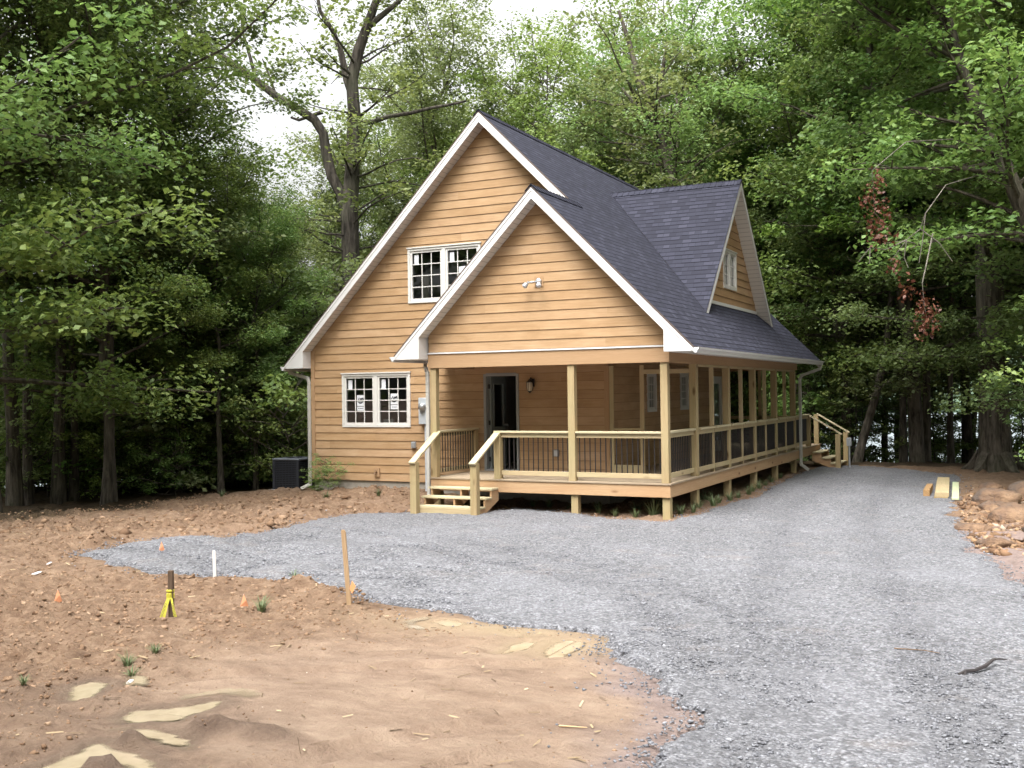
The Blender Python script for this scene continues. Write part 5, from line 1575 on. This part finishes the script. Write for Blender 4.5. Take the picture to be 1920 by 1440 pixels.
# --- oak behind the left roof slope, its limbs as in the photograph
OAK = {
 'left': [(-15.01,11.18,7.93),(-15.2,11.08,8.57),(-15.48,10.93,9.21),(-15.63,10.85,9.94),(-15.72,10.8,10.68),(-15.97,10.66,11.14),(-16.46,10.42,11.51),(-17.1,10.09,11.94),(-17.75,9.76,12.53),(-18.55,9.35,13.19),(-19.12,9.07,13.61),(-19.84,8.7,13.99),(-20.66,8.29,14.37),(-21.47,7.88,14.6)],
 'up1': [(-14.75,11.27,11.76),(-14.97,11.15,12.49),(-15.12,11.07,13.41),(-15.35,10.95,14.14),(-15.75,10.74,14.88),(-15.89,10.66,15.97)],
 'right': [(-14.7,11.3,10.99),(-14.18,11.56,11.05),(-13.68,11.81,11.23),(-13.03,12.14,11.33),(-12.37,12.46,11.5),(-11.72,12.79,11.62),(-11.23,13.03,11.74)],
 'r2': [(-14.29,11.48,14.31),(-13.87,11.68,14.67),(-13.38,11.93,15.11),(-12.79,12.21,15.74)],
 'stub': [(-16.7,10.3,11.24),(-16.46,10.42,11.14),(-15.97,10.66,11.32),(-15.72,10.79,11.41)],
 'l2': [(-19.12,9.07,13.61),(-19.35,8.94,14.2),(-19.67,8.78,14.75),(-19.99,8.62,15.31)],
 'l3': [(-17.75,9.76,12.53),(-17.9,9.68,13.27),(-18.13,9.56,14.18),(-18.19,9.52,15.1)],
 'l4': [(-18.55,9.35,13.19),(-18.85,9.21,12.82),(-18.97,9.15,12.28)],
 'l5': [(-17.1,10.09,11.88),(-17.41,9.93,12.89),(-17.54,9.86,13.26)]}
T = Tree(77)
og = np.array([-14.93, 11.25, float(G(-14.93, 11.25))])
mainp = [(-14.9,11.25,og[2]-.5),(-14.93,11.26,2.63),(-14.93,11.25,5.0),(-14.96,11.2,7.93),(-14.82,11.25,9.75),(-14.76,11.27,11.39),(-14.81,11.23,12.49),(-14.59,11.33,13.49),(-14.29,11.48,14.4),(-14.01,11.61,15.22),(-13.73,11.74,16.31),(-13.6,11.9,18.3)]
R0 = lambda L: [np.array(p)-og for p in L]
T.mb.tube([Vector(p) for p in R0(mainp)], [.52,.37,.32,.29,.245,.22,.205,.19,.16,.13,.11,.05], 12, cap=False)
rads = dict(left=(.20, .08), up1=(.14, .05), right=(.095, .04), r2=(.13, .06), stub=(.04, .08), l2=(.07, .03), l3=(.07, .03), l4=(.05, .02), l5=(.05, .02))
for k_, L in OAK.items():
    T.limb(R0(L), *rads[k_], n=8)
for k_ in ('up1', 'r2', 'l2', 'l3'):
    T.foliate(R0(OAK[k_]), .35, .55, .75, 46, .5, 2, 1.3)
T.foliate(R0(OAK['left']), .58, .6, .7, 40, .6, 2, 1.3)
T.foliate(R0(OAK['right']), .6, .7, .6, 30, .5, 1, .9)
T.foliate(R0(mainp[-4:]), .1, .5, .9, 55, .6, 3, 1.8)
for i in range(46):     # secondary boughs feathering the stem
    z = T.g.uniform(3.0, 14.0); j = max(jj for jj in range(len(mainp)) if mainp[jj][2] <= z)
    c = np.array(mainp[j])+(np.array(mainp[j+1])-np.array(mainp[j]))*((z-mainp[j][2])/(mainp[j+1][2]-mainp[j][2]))-og
    az = T.g.uniform(0, 6.28); pts = T.path(c, (math.cos(az), math.sin(az), .25), T.g.uniform(1.5, 4.2), 5, .5, .1)
    T.limb(pts, .045, .012, 5); T.foliate(pts, .35, .8, .65, 40, .45, 2, .9)
T.build('oak_tree', tuple(og), 'tall grey oak behind the left roof slope with a long bare limb reaching left', 'tree', LEAF['oak'], .16, bark=m_bark('dark_oak_bark', (0.018, 0.015, 0.012), (0.085, 0.073, 0.06)))

O2 = {'main': [(-5.67,18.09,7.72),(-5.77,18.02,8.88),(-5.84,17.98,9.85),(-6.04,17.87,10.62),(-6.2,17.79,11.39),(-6.41,17.67,12.17),(-6.74,17.5,13.14),(-6.98,17.37,14.3),(-7.31,17.2,15.46)],
 'b': [(-6.04,17.87,10.62),(-6.51,17.63,11.4),(-6.84,17.46,12.08),(-7.26,17.24,12.66)],
 'c': [(-5.85,17.98,9.46),(-5.62,18.08,10.81),(-5.38,18.19,11.96),(-5.1,18.32,13.5)],
 'd': [(-6.23,17.77,11.49),(-5.97,17.89,12.93),(-5.77,17.97,14.28)]}
T = Tree(78); og = np.array([-5.6, 18.1, float(G(-5.6, 18.1))])
mp = [(-5.6, 18.1, og[2]-.5), (-5.6, 18.1, 3)]+O2['main']
T.mb.tube([Vector(p) for p in R0(mp)], [.5, .36, .30, .27, .24, .21, .18, .15, .12, .09, .05], 10, cap=False)
for k_ in 'bcd': T.limb(R0(O2[k_]), .14, .04, 6); T.foliate(R0(O2[k_]), .3, .5, .75, 44, .5, 2, 1.2)
T.foliate(R0(O2['main']), .25, .5, .75, 44, .5, 2, 1.5)
for i in range(40):
    z = T.g.uniform(3.5, 13); j = max(jj for jj in range(len(mp)) if mp[jj][2] <= z)
    c = np.array(mp[j])-og; az = T.g.uniform(0, 6.28); pts = T.path(c, (math.cos(az), math.sin(az), .3), T.g.uniform(2, 5), 5, .5, .1)
    T.limb(pts, .06, .012, 5); T.foliate(pts, .4, .8, .7, 42, .4, 2, .9)
T.build('oak_tree', tuple(og), 'forked oak rising behind the dormer ridge with dark spreading limbs', 'tree', LEAF['oak'], .17)

# --- big trunk by the rock bank
T = Tree(79); og = np.array([4.94, 13.6, float(G(4.94, 13.6))])
T.mb.tube([Vector(p) for p in ((0, 0, -.5), (0, 0, .05), (.0, 0, .5), (0, .02, 1.3), (-.03, .02, 3.2), (-.08, 0, 5.5), (-.1, .1, 8), (.1, .1, 12), (0, 0, 17))], [.76, .57, .45, .40, .375, .36, .33, .25, .08], 14, cap=False)
for k_ in range(5):
    a = k_*1.27+.3; T.limb([np.array([.35*math.cos(a), .35*math.sin(a), .45]), np.array([.65*math.cos(a), .65*math.sin(a), .1]), np.array([1.05*math.cos(a), 1.05*math.sin(a), -.15])], .2, .08, 6)
for i in range(52):
    z = T.g.uniform(5.4, 16); az = T.g.uniform(0, 6.28); e = T.g.uniform(-.05, .5)
    pts = T.path((0, 0, z), (math.cos(az)*math.cos(e), math.sin(az)*math.cos(e), math.sin(e)), T.g.uniform(2.5, 5.5), 6, .45, 0)
    T.limb(pts, .09, .014, 5); T.foliate(pts, .3, .72, .78, 64, .5, 2, .9)
T.build('maple_tree', tuple(og), 'thick rough trunk standing behind the rock bank at right', 'tree', LEAF['maple'], .16)

# --- pale maple spreading from the right edge, with dead red sprays and bare grey twigs
T = Tree(80); og = np.array([6.9, 6.6, float(G(6.9, 6.6))])
stem = [np.array(p) for p in ((6.9,6.6,-.6),(6.7,6.6,2.0),(6.2,6.6,4.4),(5.4,6.5,6.6),(4.7,6.3,8.4),(4.2,6.2,10.4),(3.9,6.1,12.5),(3.9,6.1,15))]
T.mb.tube([Vector(p-og) for p in stem], [.34, .25, .20, .165, .14, .11, .08, .04], 10, cap=False)
for i in range(64):
    z = T.g.uniform(4.7, 14.5); j = max(jj for jj in range(len(stem)) if stem[jj][2] <= z)
    j = min(j, len(stem)-2)
    c = stem[j]+(stem[j+1]-stem[j])*((z-stem[j][2])/(stem[j+1][2]-stem[j][2]))-og
    az = T.g.uniform(1.6, 5.2) if T.g.rand() < .72 else T.g.uniform(0, 6.28)
    L = T.g.uniform(2.0, 4.3); e = T.g.uniform(-.05, .75)
    pts = T.path(c, (math.cos(az)*math.cos(e), math.sin(az)*math.cos(e), math.sin(e)), L, 6, .4, -.12)
    T.limb(pts, .06, .012, 5); T.foliate(pts, .3, .62, .74, 80, .5, 2, .8)
pm = T.build('maple_tree', tuple(og), 'light green maple leaning in from the right edge over the drive', 'tree', LEAF['pale'], .135)
T2 = Tree(81)
for c, R_, k_ in (((3.50,1.5,5.40),.22,60),((3.46,1.45,4.95),.20,50),((3.58,1.5,4.62),.25,90),((3.42,1.45,4.55),.15,40),((4.23,1.84,3.25),.16,50),((4.27,1.86,2.98),.22,100),((4.18,1.8,2.80),.16,50),((3.75,1.6,3.9),.14,34),((3.95,1.7,3.5),.16,40),((3.3,1.4,5.1),.12,24)):
    T2.spray(np.array(c)-og, R_*1.15, k_, 1.7, .5)
leaves_mesh('dead_leaves', np.concatenate(T2.C), .075*(.6+.7*T2.g.rand(sum(len(c) for c in T2.C))), np.concatenate(T2.N)*np.array([1, 1, .3]), LEAF['red'], np.concatenate(T2.v), pm, 4)
mb = MB()
for L in ([(5.75,6.5,5.9),(5.0,4.9,6.0),(4.5,3.4,5.6),(4.26,1.83,4.84),(4.17,1.79,4.56),(3.95,1.68,4.37),(3.68,1.56,3.98)], [(4.17,1.79,4.56),(4.47,1.94,4.31),(4.68,2.05,3.97)], [(3.95,1.68,4.37),(3.90,1.7,4.05),(3.97,1.68,3.86)], [(4.26,1.83,4.84),(4.20,1.8,4.3),(4.14,1.8,3.95)],
          [(5.4,6.5,6.7),(4.6,4.0,6.6),(3.9,2.4,6.3),(3.41,1.4,5.63),(3.44,1.43,4.86),(3.61,1.51,4.66)], [(4.3,2.8,4.6),(4.19,1.81,3.59),(4.21,1.82,3.21),(4.27,1.86,2.82)], [(3.95,1.68,4.37),(3.6,1.55,4.2),(3.35,1.45,4.25),(3.15,1.4,4.0)], [(3.35,1.45,4.25),(3.33,1.45,3.95)]):
    mb.tube([Vector(p)-Vector(og) for p in L], [.0125*(1-.6*i/(len(L)-1)) for i in range(len(L))], 5, cap=False)
o = mb.build('bare_twigs', m_bark('grey_twig_bark', (0.07, 0.06, 0.05), (0.19, 0.17, 0.145), 0.1), None, smooth=True, fixn=False); o.parent = pm

# --- second pale maple nearer the dormer, reaching over the roof end
T = Tree(82); og = np.array([2.6, 17.0, float(G(2.6, 17.0))])
stem = [np.array(p) for p in ((2.6,17,-1.2),(2.5,16.6,3),(2.2,15.6,6),(1.9,14.6,9),(1.7,14.2,12),(1.7,14,15.5))]
T.mb.tube([Vector(p-og) for p in stem], [.25, .20, .17, .14, .10, .05], 10, cap=False)
for i in range(58):
    z = T.g.uniform(4.5, 15); j = min(max(jj for jj in range(len(stem)) if stem[jj][2] <= z), len(stem)-2)
    c = stem[j]+(stem[j+1]-stem[j])*((z-stem[j][2])/(stem[j+1][2]-stem[j][2]))-og
    az = T.g.uniform(0, 6.28); L = T.g.uniform(2.2, 5.0); e = T.g.uniform(0, .9)
    pts = T.path(c, (math.cos(az)*math.cos(e), math.sin(az)*math.cos(e), math.sin(e)), L, 6, .4, -.1)
    T.limb(pts, .07, .012, 5); T.foliate(pts, .3, .65, .78, 72, .5, 2, .9)
T.build('maple_tree', tuple(og), 'yellow green maple behind the right end of the roof', 'tree', LEAF['pale'], .15)

# --- left foreground maple
put('mapA', -14.6, -2.9, 'leafy maple at the left edge, nearest of the woods', sc=1.2, rot=.6, name='maple_tree')
put('mapA', -12.6, -7.6, 'pale maple crown filling the upper left corner', sc=1.15, rot=2.6, name='maple_tree')
put('mapB', -14.9, .5, 'layered maple with a dark straight trunk, right of the left edge trees', sc=.84, rot=1.1, name='maple_tree')
put('mapB', -15.6, 4.4, 'dark trunked tree halfway between left edge and house', sc=.74, rot=.3)
put('mapB', -16.2, 7.6, 'dark maple just left of the tall oak', sc=.66, rot=2.2, name='maple_tree')
put('under', -13.6, 5.6, 'sapling behind the air conditioner', sc=1.1, cat='sapling')
put('slim', -17.2, .1, 'thin dark trunk near the left edge', sc=1.0)
put('slim', -16.6, 1.0, 'second thin dark trunk near the left edge, right of the first', sc=.95)
for x_, D_, s_, lb in ((205, 26.6, .82, 'straight dark trunk standing clear at the edge of the left woods'), (412, 27.6, .45, 'dark trunk at the woods edge between the straight trunk and the house'), (108, 27.2, .9, 'dark trunk left of the straight one at the woods edge'), (26, 26.4, .95, 'dark trunk at the far left margin of the photo'), (478, 28.3, .40, 'slim trunk at the woods edge nearest the air conditioner')):
    a_ = (x_-960)/1971.5
    put('high', CAM[0]-.4474*D_+.8943*D_*a_, CAM[1]+.8943*D_+.4474*D_*a_, lb, sc=s_)
# --- right edge trunks beyond the drive
for key, x, y, s_, lb in (('oakB', -1.6, 21.5, 1.1, 'straight dark trunk behind the roof end'), ('mapB', .1, 19.2, 1.15, 'dark trunk behind the far porch stairs'),
                          ('slim', 2.05, 18.0, 1.0, 'slim dark trunk at the back edge of the gravel, left of a pair'), ('slim', 2.75, 17.7, 1.15, 'slim dark trunk at the back edge of the gravel, thicker one of a pair'),
                          ('slim', 3.45, 18.6, .9, 'thinnest trunk between the pair and the thick rough trunk'), ('oakB', 6.6, 16.6, 1.05, 'dark trunk right of the thick rough trunk')):
    put(key, x, y, lb, sc=s_)
# leaning trunk by the far stairs
T = Tree(83); og = np.array([.95, 16.6, float(G(.95, 16.6))])
T.mb.tube([Vector(p) for p in ((-.25, -.1, -.5), (0, 0, .6), (.45, .15, 2.2), (.75, .3, 3.6), (1.0, .5, 6), (1.2, .6, 9))], [.19, .145, .12, .105, .08, .04], 9, cap=False)
for i in range(22):
    z = T.g.uniform(5.0, 9.0); az = T.g.uniform(0, 6.28)
    pts = T.path((.75+(z-3.6)*.08, .4, z), (math.cos(az), math.sin(az), .15), T.g.uniform(1.5, 3.2), 5, .45, 0)
    T.limb(pts, .04, .01, 5); T.foliate(pts, .3, .7, .6, 46, .25, 2, .8)
T.build('forest_tree', tuple(og), 'leaning dark trunk beside the far porch stairs', 'tree', LEAF['dark'], .15)

for key, x, y, s_, lb in (('oakA', -15.1, 17.0, .88, 'tree behind the left roof slope, right of the tall oak'), ('mapA', -13.6, 19.5, .86, 'tree behind the house peak, under the open sky'),
                          ('slim', -10.6, 18.6, .98, 'narrow pointed tree above the ridge right of the peak'), ('oakA', -9.2, 20.5, .74, 'low tree above the middle of the ridge'), ('oakB', -17.6, 14.5, .62, 'dark tree between the tall oak and the roof')):
    put(key, x, y, lb, sc=s_)
for key, x, D_, s_, lb in (('oakB', 885, 50, 1.0, 'tree rising beyond the house peak, left of the sky gap'), ('mapA', 965, 46, 1.12, 'tall leafy tree straight above the house peak'), ('oakA', 760, 50, .92, 'full crowned tree above the left roof slope'), ('mapA', 1075, 48, .98, 'rounded tree above the main ridge under the sky gap'), ('oakA', 1150, 47, 1.05, 'tree left of the forked oak')):
    a_ = (x-960)/1971.5
    put(key, CAM[0]-.4474*D_+.8943*D_*a_, CAM[1]+.8943*D_+.4474*D_*a_, lb, sc=s_)
# --- woods: fill by region, each its own tree
rw = random.Random(21)
def to_world(px, D):
    a = (px-960)/1971.5
    return (CAM[0]-.4474*D+.8943*D*a, CAM[1]+.8943*D+.4474*D*a)
placed = []
def scatter(n, px0, px1, d0, d1, keys, label, group, sc=(.85, 1.2), cat='tree', mind=2.2, avoid=True, szz=None):
    c = 0; tries = 0
    while c < n and tries < n*40:
        tries += 1
        D = math.sqrt(rw.uniform(d0*d0, d1*d1)); px_ = rw.uniform(px0, px1); x, y = to_world(px_, D)
        if -11.6 < x < 1.6 and -3 < y < 17.2: continue
        if sdist(np.array([x]), np.array([y]), GPOLY)[0] > -2.8: continue
        if any((x-a)**2+(y-b)**2 < mind*mind for a, b in placed): continue
        if float(G(x, y)) < -6.25: continue
        placed.append((x, y)); c += 1
        put(rw.choice(keys), x, y, label, cat, group, sc=rw.uniform(*sc)*(.60 if cat == 'tree' and 215 < px_ < 650 else 1.0), szz=szz)
scatter(8, -350, 600, 30, 44, ['oakA', 'oakB', 'mapA', 'mapB', 'slim'], 'tall tree in the woods left of the house', GRP_L)
scatter(18, -350, 620, 46, 75, ['oakB', 'mapB', 'mapA'], 'tree deep in the woods left of the house', 'trees deep in the left woods', sc=(.55, .8), mind=2.5)
scatter(14, 600, 1150, 42, 62, ['oakA', 'oakB', 'mapA', 'slim'], 'tree rising behind the house roof', 'trees behind the house', sc=(.62, .8))
scatter(15, 1150, 1500, 40, 60, ['oakA', 'oakB', 'mapA', 'mapB'], 'tree behind the dormer and roof end', 'trees behind the right half of the roof', sc=(.85, 1.15))
scatter(17, 1480, 2150, 37, 60, ['high', 'high', 'slim'], 'tree on the lake side slope right of the house', 'trees on the slope towards the lake', sc=(.9, 1.2))
scatter(6, 1950, 2350, 22, 34, ['mapA', 'oakB'], 'tree at the far right beyond the bank', 'trees right of the bank', sc=(.9, 1.1), mind=3)
scatter(22, -200, 560, 28.5, 37, ['under', 'under', 'bush'], 'leafy sapling under the trees left of the house', 'saplings under the left woods', sc=(.7, 1.3), cat='sapling', mind=1.0)
scatter(46, -150, 560, 27.3, 34, ['shrub', 'bush'], 'low shrub along the edge of the left woods', 'shrubs along the edge of the left woods', sc=(.6, 1.15), cat='shrub', mind=.7)
scatter(26, -350, 620, 33, 52, ['under', 'bush'], 'sapling in the dark interior of the left woods', 'saplings in the interior of the left woods', sc=(1.0, 1.6), cat='sapling', mind=1.2)
scatter(24, 1500, 2050, 35.5, 48, ['under', 'bush', 'under'], 'sapling on the slope behind the drive', 'saplings on the slope behind the drive', sc=(.6, 1.1), cat='sapling', mind=1.3)
for x, y, s_, lb in ((6.9, 9.4, 1.0, 'green shrub above the rocks by the thick trunk'), (7.6, 6.2, 1.1, 'green shrub right of the rock slabs'), (7.9, 2.6, .8, 'shrub at the right edge above the rocks')):
    put('bush', x, y, lb, 'shrub', sc=s_)

# unseen trees added behind and beside the camera to block low sky light
GRP_B = 'unseen trees added around the near side to block sky light'
for i in range(70):
    a = math.radians(rw.uniform(-172, 42)); R_ = rw.uniform(15, 28)
    x, y = CAM[0]+R_*math.cos(a), CAM[1]+R_*math.sin(a)
    # keep outside the view
    vx, vy = x-CAM[0], y-CAM[1]
    D = -.4474*vx+.8943*vy; lat = .8943*vx+.4474*vy
    if D > -7 and abs(lat) < D*.50+9.5: continue
    if any((x-p)**2+(y-q)**2 < 7 for p, q in placed) or R_ < 6: continue
    placed.append((x, y))
    put(rw.choice(['oakA', 'oakB', 'mapA']), x, y, 'unseen tree added on the near side of the clearing to block sky light', 'tree', GRP_B, sc=rw.uniform(1.0, 1.25))

# weeds
def weed(seed, n, hgt, spread, blade=True):
    g = np.random.RandomState(seed); mb = MB()
    for i in range(n):
        a = g.uniform(0, 6.28); r = g.rand()*spread*.3; h = hgt*(.5+.6*g.rand()); out = spread*(.3+.7*g.rand())
        x, y = r*math.cos(a), r*math.sin(a)
        w = .006+.008*g.rand()
        px, py = -math.sin(a)*w, math.cos(a)*w
        pts = [(x+math.cos(a)*out*t**1.6, y+math.sin(a)*out*t**1.6, h*(t-.35*t*t*(out/spread))) for t in (0, .35, .7, 1)]
        for j in range(3):
            k0, k1 = 1-j/3*.7, 1-(j+1)/3*.95
            p, q = pts[j], pts[j+1]
            mb.poly([(p[0]-px*k0, p[1]-py*k0, p[2]), (p[0]+px*k0, p[1]+py*k0, p[2]), (q[0]+px*k1, q[1]+py*k1, q[2]), (q[0]-px*k1, q[1]-py*k1, q[2])])
    return mb
WG = plain('weed_green', (.125, .165, .07), .6, var=.3, sc=30)
WP = {}
for k_, a in (('g1', (31, 46, .32, .20)), ('g2', (32, 34, .20, .16)), ('g3', (33, 60, .42, .30))):
    o = weed(*a).build('weed_tuft', WG, None, fixn=False); WP[k_] = o
def putw(key, x, y, lbl, sc=1.0, z=None, group=None, rot=None):
    c = WP[key].copy(); COL.objects.link(c)
    c.location = (x, y, gHt(x, y)-.01 if z is None else z); c.rotation_euler = (0, 0, rw.uniform(0, 6.28)); c.scale = (sc,)*3
    tag(c, lbl, 'weeds', group)
GU_ = 'weed tufts growing under the edge of the deck'
LB_ = 'green weed tuft growing under the deck edge'
for x, y, k_, s_ in ((-.45, .35, 'g3', 1.1), (-.75, .15, 'g2', 1.), (-1.2, .25, 'g2', .9), (-1.6, .45, 'g1', .8), (-2.3, .6, 'g2', .9), (-2.9, .95, 'g1', .8), (-3.3, 1.05, 'g2', .9), (-.05, .75, 'g1', .9), (.02, 1.3, 'g2', 1.), (-.02, 1.75, 'g3', .7),
                    (.08, 2.5, 'g1', 1.), (.05, 3.0, 'g2', 1.1), (.12, 3.6, 'g3', .7), (.15, 4.2, 'g2', 1.), (.2, 4.9, 'g1', .9), (.12, 5.6, 'g2', 1.1), (.1, 6.3, 'g1', .9), (.05, 7.2, 'g2', 1.), (0, 8.1, 'g1', .8), (-.1, 9.6, 'g2', 1.), (-.3, .9, 'g3', .7), (-1.9, 1.1, 'g3', .6), (-1.0, .9, 'g1', .9),
                    (-.3, 3.2, 'g3', .8), (-.35, 5.2, 'g3', .7), (-4.4, .4, 'g1', .8), (-4.7, .6, 'g2', 1.)):
    putw(k_, x, y, LB_, s_, z=float(G(x, y))-.01, group=GU_)
putw('g1', -.33, -10.95, 'green weed tuft right beside the orange flag', .6)
putw('g2', -.9, -9.75, 'thin green tuft near the white stake', .6)
putw('g1', .45, -13.25, 'green weed tuft above the upper left puddle', .42)
putw('g2', .62, -13.38, 'second small tuft by the upper left puddle', .5)
putw('g2', .35, -12.9, 'faint tuft in the dirt, highest of the three near the left puddle', .5)
putw('g2', .42, -14.05, 'tiny tuft at the left edge of the small puddle', .4)
putw('g2', -3.2, -12.4, 'small green tuft at the far left of the dirt', .7)
putw('g1', -8.2, .6, 'weed tuft in the dirt in front of the wall tap', .8)
putw('g1', -7.0, .9, 'weed tuft in the dirt left of the stairs', .7)
putw('g2', -11.2, .6, 'weed tuft left of the air conditioner', 1.0)
put('bush', -8.78, 1.5, 'leafy weed growing against the front wall left of the tap', 'weeds', sc=.23, name='weed_plant')
put('bush', -9.2, 1.5, 'thin weed at the left corner of the front wall', 'weeds', sc=.13, name='weed_plant')

for o in list(PROT.values()):
    for c in list(o.children): bpy.data.objects.remove(c)
    bpy.data.objects.remove(o)
for o in WP.values(): bpy.data.objects.remove(o)
